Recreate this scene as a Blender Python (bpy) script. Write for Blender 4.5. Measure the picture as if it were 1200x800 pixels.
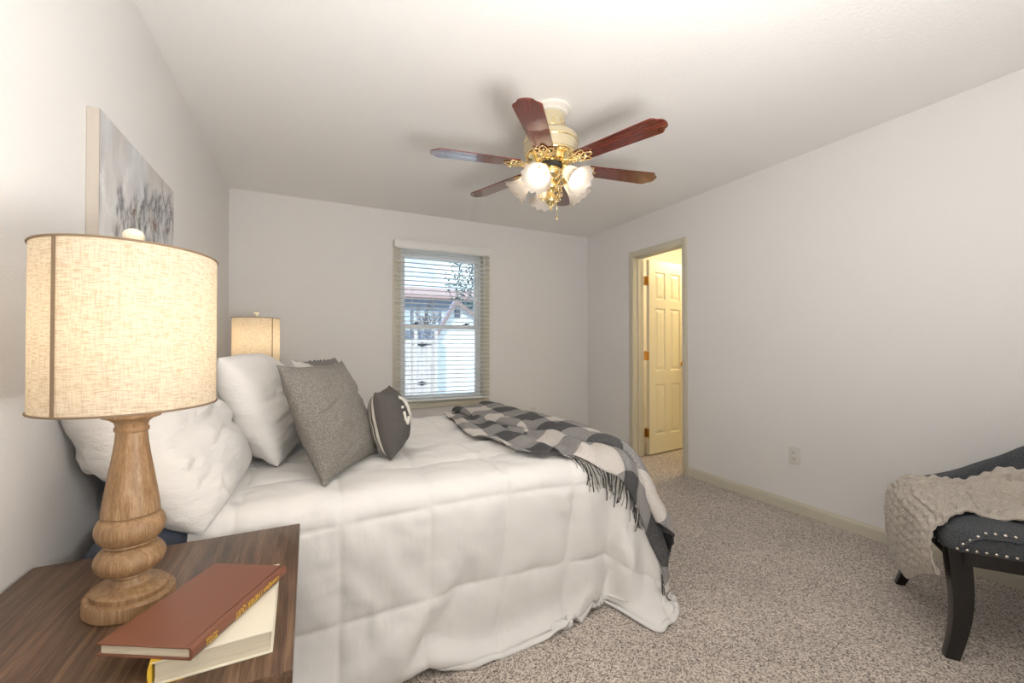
import bpy, bmesh, math, random
import numpy as np
from mathutils import Vector, Matrix, Euler
PI = math.pi
R = math.radians
for o in list(bpy.data.objects): bpy.data.objects.remove(o)
SC = bpy.context.scene
COL = SC.collection
random.seed(4); RNG = np.random.default_rng(4)

# ------------------------------------------------------------------ camera, world, lights, exposure
W, D, H = 3.601, 4.0875, 2.44          # room width, distance camera - back wall, ceiling height
YF = -0.30                             # front wall, behind the camera
cam = bpy.data.cameras.new('camera'); camo = bpy.data.objects.new('camera', cam); COL.objects.link(camo)
cam.sensor_width = 36; cam.lens = 487.82/1200*36; cam.clip_start = 0.02; cam.clip_end = 200
camo.location = (0.5972, 0, 1.1422); camo.rotation_euler = (PI/2 + 0.0102, 0, -0.4533)
SC.camera = camo
vs = SC.view_settings
vs.view_transform = 'Standard'; vs.look = 'None'; vs.gamma = 1; vs.use_curve_mapping = False; vs.exposure = 0.2
SKY = 1.8
FAN_L, LAMP_L, FRONT_FILL_W, HALL_W, BOUNCE_W = 20.0, 17.0, 9.0, 27.0, 51.0    # FAN_L / LAMP_L: glow of the lamp bulbs
world = bpy.data.worlds.new('sky'); SC.world = world; world.use_nodes = True
def build_world():
    nt = world.node_tree; n = nt.nodes; l = nt.links; n.clear()
    tc = n.new('ShaderNodeTexCoord'); mp = n.new('ShaderNodeMapping'); mp.inputs['Scale'].default_value = (1.4, 1.4, 4.5)
    nz = n.new('ShaderNodeTexNoise'); nz.inputs['Scale'].default_value = 2.6; nz.inputs['Detail'].default_value = 8
    cr = n.new('ShaderNodeValToRGB'); e = cr.color_ramp.elements
    e[0].position = .40; e[0].color = (.36, .62, .95, 1); e[1].position = .62; e[1].color = (.97, 1.0, 1.05, 1)
    bg = n.new('ShaderNodeBackground'); bg.inputs['Strength'].default_value = SKY
    out = n.new('ShaderNodeOutputWorld')
    l.new(tc.outputs['Generated'], mp.inputs[0]); l.new(mp.outputs[0], nz.inputs['Vector']); l.new(nz.outputs['Fac'], cr.inputs[0])
    l.new(cr.outputs[0], bg.inputs[0]); l.new(bg.outputs[0], out.inputs[0])
build_world()
def light(name, kind, loc, power, color, rot=(0, 0, 0), **kw):
    d = bpy.data.lights.new(name, kind); d.energy = power; d.color = color
    for k, v in kw.items(): setattr(d, k, v)
    o = bpy.data.objects.new(name, d); COL.objects.link(o); o.location = loc; o.rotation_euler = rot
    return o
light('sunlight', 'SUN', (0, -8, 12), 2.2, (1, .95, .88), (R(56), 0, R(-38)), angle=R(1))
# added fill light at the closed front wall, behind the camera
light('front_fill_light', 'AREA', (1.05, YF+.05, 1.35), FRONT_FILL_W, (1.0, .985, .96), (R(115), 0, 0), shape='RECTANGLE', size=1.1, size_y=1.4)
# added bounce light behind the camera, aimed at the ceiling to brighten the room
light('bounce_fill', 'AREA', (1.25, -.14, 1.02), BOUNCE_W, (1.0, .97, .94), (R(160), 0, 0), shape='DISK', size=.8)
light('hall_light', 'POINT', (4.75, 2.95, 2.2), HALL_W, (1, .83, .52), shadow_soft_size=.10)

# ------------------------------------------------------------------ mesh helper
class MB:
    def __init__(s): s.v = []; s.f = []; s.uv = None; s.mi = []
    def add(s, V, F, mi=0):
        b = len(s.v); s.v += [tuple(map(float, p)) for p in V]
        s.f += [tuple(int(i)+b for i in f) for f in F]; s.mi += [mi]*len(F); return s
    def box(s, lo, hi, mi=0):
        x0, y0, z0 = lo; x1, y1, z1 = hi
        V = [(x0,y0,z0),(x1,y0,z0),(x1,y1,z0),(x0,y1,z0),(x0,y0,z1),(x1,y0,z1),(x1,y1,z1),(x0,y1,z1)]
        return s.add(V, [(0,3,2,1),(4,5,6,7),(0,1,5,4),(1,2,6,5),(2,3,7,6),(3,0,4,7)], mi)
    def prism(s, poly, vec, mi=0):
        poly = [Vector(p) for p in poly]; n = len(poly); vec = Vector(vec)
        V = poly + [p+vec for p in poly]
        F = [tuple(range(n))[::-1], tuple(range(n, 2*n))] + [(i, (i+1) % n, n+(i+1) % n, n+i) for i in range(n)]
        return s.add(V, F, mi)
    def lathe(s, prof, n=32, c=(0,0,0), ex=1, ey=1, rot=0, caps=True, mat=None, mi=0):
        V = []; F = []
        for r, z in prof:
            for k in range(n):
                a = 2*PI*k/n; x = r*ex*math.cos(a); y = r*ey*math.sin(a)
                p = Vector((x*math.cos(rot)-y*math.sin(rot), x*math.sin(rot)+y*math.cos(rot), z))
                if mat is not None: p = mat @ p
                V.append(p + Vector(c))
        m = len(prof)
        for i in range(m-1):
            for k in range(n):
                k2 = (k+1) % n; F.append((i*n+k, i*n+k2, (i+1)*n+k2, (i+1)*n+k))
        if caps:
            F.append(tuple(range(n))[::-1]); F.append(tuple((m-1)*n+k for k in range(n)))
        return s.add(V, F, mi)
    def tube(s, pts, rad, n=8, caps=True, mi=0):
        P = [Vector(p) for p in pts]; m = len(P)
        rad = [float(q) for q in rad] if hasattr(rad, '__len__') else [rad]*m
        V = []; F = []; up = None
        for i in range(m):
            t = (P[min(i+1, m-1)]-P[max(i-1, 0)]).normalized()
            if up is None: up = Vector((0,0,1)) if abs(t.z) < .9 else Vector((1,0,0))
            a = t.cross(up).normalized(); b = a.cross(t).normalized(); up = b
            for k in range(n):
                w = 2*PI*k/n; V.append(P[i] + rad[i]*(math.cos(w)*a + math.sin(w)*b))
        for i in range(m-1):
            for k in range(n):
                k2 = (k+1) % n; F.append((i*n+k, i*n+k2, (i+1)*n+k2, (i+1)*n+k))
        if caps: F.append(tuple(range(n))[::-1]); F.append(tuple((m-1)*n+k for k in range(n)))
        return s.add(V, F, mi)
    def grid(s, P, closed=False, uv=None, mi=0):
        P = np.asarray(P); n, m = P.shape[:2]; idx = np.arange(n*m).reshape(n, m)
        F = []
        mm = m if closed else m-1
        for i in range(n-1):
            for j in range(mm):
                j2 = (j+1) % m; F.append((idx[i,j], idx[i+1,j], idx[i+1,j2], idx[i,j2]))
        if uv is not None: s.uv = np.asarray(uv).reshape(-1, 2)
        return s.add(P.reshape(-1, 3), F, mi)
    def build(s, name, mats, parent=None, smooth=False, bevel=0, seg=2, world=True, angle=None, weld=False):
        me = bpy.data.meshes.new(name); V = np.array(s.v, dtype=float)
        if parent is not None and world:
            q = parent; MW = Matrix.Identity(4)
            while q is not None: MW = q.matrix_basis @ MW; q = q.parent
            M = np.array(MW.inverted()); V = V @ M[:3,:3].T + M[:3,3]
        me.from_pydata(V.tolist(), [], s.f)
        mats = mats if isinstance(mats, (list, tuple)) else [mats]
        for m in mats: me.materials.append(m)
        if len(mats) > 1: me.polygons.foreach_set('material_index', s.mi)
        if s.uv is not None:
            ul = me.uv_layers.new(name='UVMap'); li = np.empty(len(me.loops), dtype=np.int32)
            me.loops.foreach_get('vertex_index', li); ul.data.foreach_set('uv', s.uv[li].astype(np.float32).ravel())
        bm = bmesh.new(); bm.from_mesh(me)
        if weld: bmesh.ops.remove_doubles(bm, verts=bm.verts, dist=1e-5)
        bmesh.ops.recalc_face_normals(bm, faces=bm.faces)
        if bevel:
            ed = [e for e in bm.edges if len(e.link_faces) == 2 and e.calc_face_angle(0) > R(35)]
            bmesh.ops.bevel(bm, geom=ed, offset=bevel, segments=seg, affect='EDGES', profile=.6, clamp_overlap=True)
        bm.to_mesh(me); bm.free()
        if smooth or bevel:
            me.polygons.foreach_set('use_smooth', [True]*len(me.polygons))
            if angle or bevel: me.set_sharp_from_angle(angle=R(angle or 40))
        o = bpy.data.objects.new(name, me); COL.objects.link(o)
        if parent is not None: o.parent = parent
        return o
def tag(o, label=None, cat=None, group=None, kind=None):
    if label: o['label'] = label
    if cat: o['category'] = cat
    if group: o['group'] = group
    if kind: o['kind'] = kind
    return o
def thing(name, loc, label, cat, group=None, rz=0):
    o = bpy.data.objects.new(name, None); COL.objects.link(o); o.location = loc; o.rotation_euler = (0, 0, rz)
    o.empty_display_size = .1
    bpy.context.view_layer.update()
    return tag(o, label, cat, group)
def copy_tree(o, parent=None):
    c = o.copy(); COL.objects.link(c)
    if parent is not None: c.parent = parent
    for ch in list(o.children):
        if ch.name in COL.objects: copy_tree(ch, c)
    return c
def subd(o, lv=1):
    m = o.modifiers.new('smooth', 'SUBSURF'); m.levels = lv; m.render_levels = lv; return o

# smooth value noise in numpy
_T = RNG.random((64, 64, 24))
def vn(x, y, s=0):
    x = np.asarray(x, float); y = np.asarray(y, float)
    xi = np.floor(x).astype(int); yi = np.floor(y).astype(int); fx = x-xi; fy = y-yi
    fx = fx*fx*(3-2*fx); fy = fy*fy*(3-2*fy); T = _T[:, :, s % 24]
    g = lambda a, b: T[a % 64, b % 64]
    return (g(xi,yi)*(1-fx)*(1-fy)+g(xi+1,yi)*fx*(1-fy)+g(xi,yi+1)*(1-fx)*fy+g(xi+1,yi+1)*fx*fy)*2-1
def fbm(x, y, s=0, o=3):
    r = 0; a = 1
    for k in range(o): r = r + a*vn(np.asarray(x)*2**k, np.asarray(y)*2**k, s+k); a *= .5
    return r

# ------------------------------------------------------------------ materials
def mat(name, col, rough=.5, metal=0, bump=None, var=None, coat=0, spec=None, sheen=0, coord='Object', trans=0, emit=None):
    """bump=(scale,strength,detail[,stretch xyz]); var=(scale,second colour,stretch,lo,hi)"""
    m = bpy.data.materials.new(name); m.use_nodes = True; nt = m.node_tree; n = nt.nodes; l = nt.links
    b = n['Principled BSDF']; b.inputs['Base Color'].default_value = (*col, 1); b.inputs['Roughness'].default_value = rough
    b.inputs['Metallic'].default_value = metal
    if coat: b.inputs['Coat Weight'].default_value = coat; b.inputs['Coat Roughness'].default_value = .06
    if spec is not None: b.inputs['Specular IOR Level'].default_value = spec
    if sheen: b.inputs['Sheen Weight'].default_value = sheen; b.inputs['Sheen Roughness'].default_value = .5
    tc = n.new('ShaderNodeTexCoord')
    def noise(scale, detail, stretch):
        mp = n.new('ShaderNodeMapping'); mp.inputs['Scale'].default_value = stretch
        l.new(tc.outputs[coord], mp.inputs[0])
        z = n.new('ShaderNodeTexNoise'); z.inputs['Scale'].default_value = scale; z.inputs['Detail'].default_value = detail
        l.new(mp.outputs[0], z.inputs['Vector']); return z
    if var:
        sc, c2, st, lo, hi = var; z = noise(sc, 4, st); cr = n.new('ShaderNodeValToRGB'); e = cr.color_ramp.elements
        e[0].position = lo; e[1].position = hi; e[0].color = (*col, 1); e[1].color = (*c2, 1)
        l.new(z.outputs['Fac'], cr.inputs[0]); l.new(cr.outputs[0], b.inputs['Base Color'])
    if bump:
        z = noise(bump[0], bump[2], bump[3] if len(bump) > 3 else (1,1,1)); bp = n.new('ShaderNodeBump')
        bp.inputs['Strength'].default_value = bump[1]; bp.inputs['Distance'].default_value = bump[4] if len(bump) > 4 else .002
        l.new(z.outputs['Fac'], bp.inputs['Height']); l.new(bp.outputs[0], b.inputs['Normal'])
    if trans:
        t = n.new('ShaderNodeBsdfTranslucent'); t.inputs[0].default_value = (*col, 1); mx = n.new('ShaderNodeMixShader'); mx.inputs[0].default_value = trans
        if var: l.new(cr.outputs[0], t.inputs[0])
        l.new(b.outputs[0], mx.inputs[1]); l.new(t.outputs[0], mx.inputs[2]); l.new(mx.outputs[0], n['Material Output'].inputs[0])
    if emit: b.inputs['Emission Color'].default_value = (*emit[0], 1); b.inputs['Emission Strength'].default_value = emit[1]
    return m
M = {}
M['wall'] = mat('wall_paint', (.83, .815, .80), .75, bump=(120, .35, 3, (1,1,1), .004))
M['ceil'] = mat('ceiling_paint', (.92, .91, .895), .8, bump=(90, .4, 3, (1,1,1), .004))
M['trim'] = mat('cream_trim', (.64, .60, .485), .42)
M['door'] = mat('cream_door_paint', (.76, .70, .52), .4)
M['hallwall'] = mat('hall_wall', (.82, .77, .68), .8)
M['white_pl'] = mat('white_plastic', (.80, .79, .76), .35)
M['vinyl'] = mat('window_vinyl', (.82, .83, .83), .35)
M['blind'] = mat('blind_white', (.84, .84, .82), .4)
M['cord'] = mat('cord_white', (.8, .8, .78), .7)
M['dark'] = mat('dark_slot', (.03, .03, .03), .6)
M['brass'] = mat('brass', (.86, .62, .26), .16, 1)
M['brass_d'] = mat('aged_brass', (.50, .30, .10), .3, 1)
M['gold'] = mat('polished_gold', (.95, .77, .42), .12, 1)
M['cream_metal'] = mat('cream_fan_enamel', (.58, .50, .33), .3, coat=.3)
M['white_enamel'] = mat('white_enamel', (.8, .77, .7), .35)
M['black_leg'] = mat('black_lacquer', (.012, .010, .009), .32, coat=.2)
M['nail'] = mat('nickel_nailhead', (.75, .70, .62), .25, 1)
M['sheet'] = mat('white_pillowcase', (.79, .765, .73), .85, bump=(7, .42, 5, (1.4, 1.0, 3.2), .03), sheen=.1)
M['comf'] = mat('white_comforter', (.80, .78, .75), .82, bump=(6, .16, 4, (2.2, 2.0, .8), .025), sheen=.1)
M['mattress'] = mat('slate_blue_mattress', (.10, .12, .16), .9, bump=(300, .3, 2))
M['page'] = mat('book_pages', (.74, .66, .50), .8, bump=(40, .5, 2, (.3,.3,30)), var=(30, (.60,.53,.40), (.2,.2,40), .35, .7))
M['leather'] = mat('red_brown_leatherette', (.20, .075, .042), .36, bump=(500, .15, 3))
M['creamcover'] = mat('cream_book_cover', (.80, .74, .60), .6, bump=(600, .1, 2))
M['yellow'] = mat('yellow_cloth_spine', (.72, .46, .04), .6)
M['gilt'] = mat('gilt_lettering', (.80, .52, .06), .35, .3)
M['graypillow'] = mat('grey_woven_fabric', (.17, .155, .135), .95, bump=(700, .6, 3, (1,1,1), .003), var=(300, (.38,.35,.31), (1,1,1), .45, .70))
M['darkfab'] = mat('charcoal_canvas', (.088, .080, .073), .95, bump=(600, .3, 2))
M['felt'] = mat('off_white_felt', (.75, .71, .64), .95)
M['seatfab'] = mat('slate_linen', (.050, .055, .062), .95, bump=(500, .7, 3, (1,1,1), .003), var=(260, (.115,.12,.13), (1,1,1), .40, .70))
M['grass'] = mat('outdoor_ground', (.55, .50, .42), .95, var=(3, (.8,.8,.8), (1,1,1), .4, .6))
M['shedwall'] = mat('white_shed_siding', (.78, .84, .86), .7)
M['shedroof'] = mat('mauve_shingles', (.36, .31, .40), .9, bump=(30, .4, 2))
M['rake'] = mat('brown_rake_board', (.30, .22, .20), .7)
M['gateboard'] = mat('weathered_white_boards', (.66, .62, .60), .8, var=(4, (.45,.42,.42), (8,8,.6), .45, .75))
M['iron'] = mat('black_iron', (.03, .03, .035), .6)
M['housewall'] = mat('grey_blue_siding', (.22, .27, .34), .8)
M['houseroof'] = mat('dusty_pink_roof', (.52, .36, .34), .9)
M['housewin'] = mat('house_window_panes', (.55, .62, .7), .2)
M['bark'] = mat('grey_bark', (.16, .14, .14), .9)
M['leaf'] = mat('blue_green_foliage', (.06, .13, .12), .9)
M['lattice'] = mat('slate_lattice', (.14, .17, .24), .8)
M['outletp'] = mat('outlet_plate', (.74, .72, .68), .4)

def m_carpet():
    m = bpy.data.materials.new('beige_speckled_carpet'); m.use_nodes = True; nt = m.node_tree; n = nt.nodes; l = nt.links; b = n['Principled BSDF']
    tc = n.new('ShaderNodeTexCoord'); v = n.new('ShaderNodeTexVoronoi'); v.inputs['Scale'].default_value = 215
    l.new(tc.outputs['Object'], v.inputs['Vector'])
    z = n.new('ShaderNodeTexNoise'); z.inputs['Scale'].default_value = 190; z.inputs['Detail'].default_value = 3; l.new(tc.outputs['Object'], z.inputs['Vector'])
    sx = n.new('ShaderNodeSeparateColor'); l.new(v.outputs['Color'], sx.inputs[0])
    cr = n.new('ShaderNodeValToRGB'); e = cr.color_ramp.elements; e[0].position = .02; e[0].color = (.13, .10, .083, 1); e[1].position = .95; e[1].color = (.84, .755, .67, 1)
    k = e.new(.30); k.color = (.43, .365, .31, 1); k = e.new(.6); k.color = (.64, .555, .485, 1)
    l.new(sx.outputs[0], cr.inputs[0])
    big = n.new('ShaderNodeTexNoise'); big.inputs['Scale'].default_value = 2.2; big.inputs['Detail'].default_value = 3; l.new(tc.outputs['Object'], big.inputs['Vector'])
    mr = n.new('ShaderNodeMapRange'); mr.inputs[1].default_value = .3; mr.inputs[2].default_value = .7; mr.inputs[3].default_value = .9; mr.inputs[4].default_value = 1.08
    l.new(big.outputs['Fac'], mr.inputs[0])
    mx = n.new('ShaderNodeVectorMath'); mx.operation = 'SCALE'; l.new(cr.outputs[0], mx.inputs[0]); l.new(mr.outputs[0], mx.inputs['Scale'])
    l.new(mx.outputs[0], b.inputs['Base Color']); b.inputs['Roughness'].default_value = 1; b.inputs['Sheen Weight'].default_value = .15
    bp = n.new('ShaderNodeBump'); bp.inputs['Strength'].default_value = .8; bp.inputs['Distance'].default_value = .006
    ad = n.new('ShaderNodeMath'); ad.operation = 'ADD'; l.new(z.outputs['Fac'], ad.inputs[0]); l.new(sx.outputs[1], ad.inputs[1])
    l.new(ad.outputs[0], bp.inputs['Height']); l.new(bp.outputs[0], b.inputs['Normal']); return m
M['carpet'] = m_carpet()

def m_wood(name, c1, c2, c3, axis, scale=1, rough=.4, coat=0, bump=.15, coord='Object'):
    """long-grain wood: streaks along the given axis (0,1,2)"""
    m = bpy.data.materials.new(name); m.use_nodes = True; nt = m.node_tree; n = nt.nodes; l = nt.links; b = n['Principled BSDF']
    tc = n.new('ShaderNodeTexCoord'); st = [26*scale]*3; st[axis] = 1.3*scale
    mp = n.new('ShaderNodeMapping'); mp.inputs['Scale'].default_value = st; l.new(tc.outputs[coord], mp.inputs[0])
    z = n.new('ShaderNodeTexNoise'); z.inputs['Scale'].default_value = 1.6; z.inputs['Detail'].default_value = 7; z.inputs['Roughness'].default_value = .65; z.inputs['Distortion'].default_value = .5
    l.new(mp.outputs[0], z.inputs['Vector'])
    st2 = [150*scale]*3; st2[axis] = 4*scale; mp2 = n.new('ShaderNodeMapping'); mp2.inputs['Scale'].default_value = st2; l.new(tc.outputs[coord], mp2.inputs[0])
    z2 = n.new('ShaderNodeTexNoise'); z2.inputs['Scale'].default_value = 2; z2.inputs['Detail'].default_value = 4; l.new(mp2.outputs[0], z2.inputs['Vector'])
    a = n.new('ShaderNodeMath'); a.operation = 'MULTIPLY_ADD'; a.inputs[1].default_value = .45; l.new(z2.outputs['Fac'], a.inputs[0]); l.new(z.outputs['Fac'], a.inputs[2])
    cr = n.new('ShaderNodeValToRGB'); e = cr.color_ramp.elements; e[0].position = .50; e[0].color = (*c1, 1); e[1].position = .95; e[1].color = (*c3, 1); k = e.new(.72); k.color = (*c2, 1)
    l.new(a.outputs[0], cr.inputs[0]); l.new(cr.outputs[0], b.inputs['Base Color']); b.inputs['Roughness'].default_value = rough
    if coat: b.inputs['Coat Weight'].default_value = coat; b.inputs['Coat Roughness'].default_value = .04
    bp = n.new('ShaderNodeBump'); bp.inputs['Strength'].default_value = bump; bp.inputs['Distance'].default_value = .001
    l.new(a.outputs[0], bp.inputs['Height']); l.new(bp.outputs[0], b.inputs['Normal']); return m
M['walnut'] = m_wood('walnut_veneer', (.035, .018, .010), (.105, .057, .032), (.235, .14, .08), 1, 1.5, .36)
M['rosewood'] = m_wood('glossy_rosewood', (.05, .007, .005), (.15, .022, .013), (.28, .05, .028), 0, .8, .16, 1.0, .02)
M['lampwood'] = m_wood('whitewashed_turned_wood', (.20, .108, .045), (.31, .18, .085), (.46, .31, .18), 2, 2.2, .5, 0, .12)

def m_linen(name, col, c2, trans):
    m = mat(name, col, .9, coord='Object')
    nt = m.node_tree; n = nt.nodes; l = nt.links; b = n['Principled BSDF']; tc = n.new('ShaderNodeTexCoord')
    outs = []
    for st in ((60, 60, 700), (500, 500, 45)):
        mp = n.new('ShaderNodeMapping'); mp.inputs['Scale'].default_value = st; l.new(tc.outputs['Object'], mp.inputs[0])
        z = n.new('ShaderNodeTexNoise'); z.inputs['Scale'].default_value = 1; z.inputs['Detail'].default_value = 2; l.new(mp.outputs[0], z.inputs['Vector']); outs.append(z)
    a = n.new('ShaderNodeMath'); a.operation = 'MULTIPLY_ADD'; a.inputs[1].default_value = .55; l.new(outs[1].outputs['Fac'], a.inputs[0]); l.new(outs[0].outputs['Fac'], a.inputs[2])
    cr = n.new('ShaderNodeValToRGB'); e = cr.color_ramp.elements; e[0].position = .58; e[0].color = (*c2, 1); e[1].position = .86; e[1].color = (*col, 1)
    l.new(a.outputs[0], cr.inputs[0]); l.new(cr.outputs[0], b.inputs['Base Color'])
    t = n.new('ShaderNodeBsdfTranslucent'); l.new(cr.outputs[0], t.inputs[0]); mx = n.new('ShaderNodeMixShader'); mx.inputs[0].default_value = trans
    l.new(b.outputs[0], mx.inputs[1]); l.new(t.outputs[0], mx.inputs[2]); l.new(mx.outputs[0], n['Material Output'].inputs[0]); return m
M['linen'] = m_linen('oatmeal_linen_shade', (.80, .715, .575), (.58, .465, .32), .5)
M['seam'] = mat('brown_shade_seam', (.22, .15, .09), .9)
M['frost'] = mat('frosted_glass_shade', (.50, .465, .43), .35, trans=.17)
M['bulb'] = mat('lit_bulb', (1, .95, .85), .5, emit=((1, .80, .56), LAMP_L)); M['bulb_bright'] = mat('brighter_lit_bulb', (1, .95, .85), .5, emit=((1, .82, .60), 2.1*LAMP_L)); M['fanbulb'] = mat('lit_fan_bulb', (1, .95, .85), .5, emit=((1, .85, .66), FAN_L))
M['shade_int'] = mat('white_shade_lining', (.85, .82, .75), .9, trans=.5)

def m_glass():
    m = bpy.data.materials.new('window_glass'); m.use_nodes = True; nt = m.node_tree; n = nt.nodes; l = nt.links; n.remove(n['Principled BSDF'])
    t = n.new('ShaderNodeBsdfTransparent'); t.inputs[0].default_value = (.94, .97, .97, 1); g = n.new('ShaderNodeBsdfGlossy'); g.inputs['Roughness'].default_value = .02
    f = n.new('ShaderNodeFresnel'); f.inputs[0].default_value = 1.35; mx = n.new('ShaderNodeMixShader')
    l.new(f.outputs[0], mx.inputs[0]); l.new(t.outputs[0], mx.inputs[1]); l.new(g.outputs[0], mx.inputs[2]); l.new(mx.outputs[0], n['Material Output'].inputs[0]); return m
M['glass'] = m_glass()

def m_plaid():
    m = bpy.data.materials.new('grey_white_plaid_weave'); m.use_nodes = True; nt = m.node_tree; n = nt.nodes; l = nt.links; b = n['Principled BSDF']
    uv = n.new('ShaderNodeUVMap'); sp = n.new('ShaderNodeSeparateXYZ'); l.new(uv.outputs[0], sp.inputs[0])
    def stripe(sock, off):
        a = n.new('ShaderNodeMath'); a.operation = 'ADD'; a.inputs[1].default_value = off; l.new(sock, a.inputs[0])
        q = n.new('ShaderNodeMath'); q.operation = 'FRACT'; l.new(a.outputs[0], q.inputs[0])
        g = n.new('ShaderNodeMath'); g.operation = 'GREATER_THAN'; g.inputs[1].default_value = .5; l.new(q.outputs[0], g.inputs[0]); return g
    s1 = stripe(sp.outputs[0], .0); s2 = stripe(sp.outputs[1], .0)
    ad = n.new('ShaderNodeMath'); ad.operation = 'ADD'; l.new(s1.outputs[0], ad.inputs[0]); l.new(s2.outputs[0], ad.inputs[1])
    dv = n.new('ShaderNodeMath'); dv.operation = 'MULTIPLY'; dv.inputs[1].default_value = .5; l.new(ad.outputs[0], dv.inputs[0])
    mp = n.new('ShaderNodeMapping'); mp.inputs['Scale'].default_value = (34, 60, 1); l.new(uv.outputs[0], mp.inputs[0])
    z = n.new('ShaderNodeTexNoise'); z.inputs['Scale'].default_value = 1.5; z.inputs['Detail'].default_value = 3; l.new(mp.outputs[0], z.inputs['Vector'])
    zz = n.new('ShaderNodeMath'); zz.operation = 'MULTIPLY_ADD'; zz.inputs[1].default_value = .9; zz.inputs[2].default_value = -.45; l.new(z.outputs['Fac'], zz.inputs[0])
    a2 = n.new('ShaderNodeMath'); a2.operation = 'ADD'; l.new(dv.outputs[0], a2.inputs[0]); l.new(zz.outputs[0], a2.inputs[1])
    cr = n.new('ShaderNodeValToRGB'); e = cr.color_ramp.elements; e[0].position = 0.02; e[0].color = (.60, .56, .52, 1); e[1].position = 1; e[1].color = (.065, .065, .068, 1)
    k = e.new(.5); k.color = (.26, .25, .245, 1)
    l.new(a2.outputs[0], cr.inputs[0]); l.new(cr.outputs[0], b.inputs['Base Color']); b.inputs['Roughness'].default_value = .95
    bp = n.new('ShaderNodeBump'); bp.inputs['Strength'].default_value = .35; bp.inputs['Distance'].default_value = .002; l.new(z.outputs['Fac'], bp.inputs['Height']); l.new(bp.outputs[0], b.inputs['Normal']); return m
M['plaid'] = m_plaid()

def m_stripe():
    m = bpy.data.materials.new('ticking_stripe'); m.use_nodes = True; nt = m.node_tree; n = nt.nodes; l = nt.links; b = n['Principled BSDF']
    uv = n.new('ShaderNodeUVMap'); sp = n.new('ShaderNodeSeparateXYZ'); l.new(uv.outputs[0], sp.inputs[0])
    q = n.new('ShaderNodeMath'); q.operation = 'MULTIPLY'; q.inputs[1].default_value = 17; l.new(sp.outputs[0], q.inputs[0])
    f = n.new('ShaderNodeMath'); f.operation = 'FRACT'; l.new(q.outputs[0], f.inputs[0]); g = n.new('ShaderNodeMath'); g.operation = 'GREATER_THAN'; g.inputs[1].default_value = .42; l.new(f.outputs[0], g.inputs[0])
    cr = n.new('ShaderNodeValToRGB'); e = cr.color_ramp.elements; e[0].color = (.09, .08, .07, 1); e[1].color = (.70, .66, .58, 1); l.new(g.outputs[0], cr.inputs[0])
    l.new(cr.outputs[0], b.inputs['Base Color']); b.inputs['Roughness'].default_value = .95; return m
M['stripe'] = m_stripe()
M['knit'] = mat('oatmeal_cable_knit', (.60, .54, .47), .95, bump=(260, .8, 3, (1,1,1), .004), var=(330, (.38,.335,.285), (1,1,1), .45, .75), sheen=.2)
M['plaid_cush'] = mat('pale_woven_cushion', (.60, .58, .55), .95, bump=(500, .5, 3), var=(9, (.20,.19,.18), (1,1,1), .50, .54))

# ------------------------------------------------------------------ room shell
def struct(name, mb, m, **k): return tag(mb.build(name, m, **k), kind='structure')
struct('floor', MB().box((0, YF, -.1), (W+.06, D, 0)), M['carpet'])
struct('ceiling', MB().box((-.1, YF-.1, H), (W+.12, D+.12, H+.1)), M['ceil'])
struct('wall_left', MB().box((-.1, YF-.1, -.1), (0, D+.12, H)), M['wall'])
struct('wall_front', MB().box((0, YF-.1, -.1), (W, YF, H)), M['wall'])
# back wall with window opening
OX0, OX1, OZ0, OZ1 = 1.385, 2.245, .585, 2.10
w = MB(); w.box((0, D, -.1), (OX0, D+.12, H)); w.box((OX1, D, -.1), (W+.115, D+.12, H)); w.box((OX0, D, -.1), (OX1, D+.12, OZ0)); w.box((OX0, D, OZ1), (OX1, D+.12, H))
struct('wall_back', w, M['wall'])
# right wall with doorway
DY0, DY1, DZ = 2.676, 3.295, 2.05
w = MB(); w.box((W, YF-.1, -.1), (W+.115, DY0-.02, H)); w.box((W, DY1+.02, -.1), (W+.115, D, H)); w.box((W, DY0-.02, DZ+.02), (W+.115, DY1+.02, H))
struct('wall_right', w, M['wall'])
# room beyond the doorway
struct('floor_hall', MB().box((W+.06, 1.9, -.1), (5.4, 4.5, 0)), M['carpet'])
struct('ceiling_hall', MB().box((W+.115, 1.9, H), (5.4, 4.5, H+.1)), M['hallwall'])
w = MB(); w.box((5.3, 1.9, -.1), (5.4, 4.5, H)); struct('wall_hall_far', w, M['hallwall'])
struct('wall_hall_side', MB().box((W+.115, 4.0, -.1), (5.3, 4.1, H)), M['hallwall'])
struct('wall_hall_near', MB().box((W+.115, 1.9, -.1), (5.3, 2.0, H)), M['hallwall'])
# baseboards (ogee-topped)
def baseboard(name, p0, p1, nrm):
    p0 = Vector(p0); p1 = Vector(p1); n = Vector(nrm)
    prof = [(0, 0), (.013, 0), (.013, .058), (.010, .068), (.006, .074), (.004, .08), (0, .08)]
    mb = MB(); mb.prism([p0 + n*a + Vector((0, 0, z)) for a, z in prof], p1-p0)
    struct(name, mb, M['trim'])
baseboard('baseboard_right', (W, YF, 0), (W, DY0-.055, 0), (-1, 0, 0))
baseboard('baseboard_right_far', (W, DY1+.068, 0), (W, D, 0), (-1, 0, 0))
baseboard('baseboard_back', (0, D, 0), (W-.013, D, 0), (0, -1, 0))
baseboard('baseboard_left', (0, YF, 0), (0, D-.013, 0), (1, 0, 0))
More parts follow.
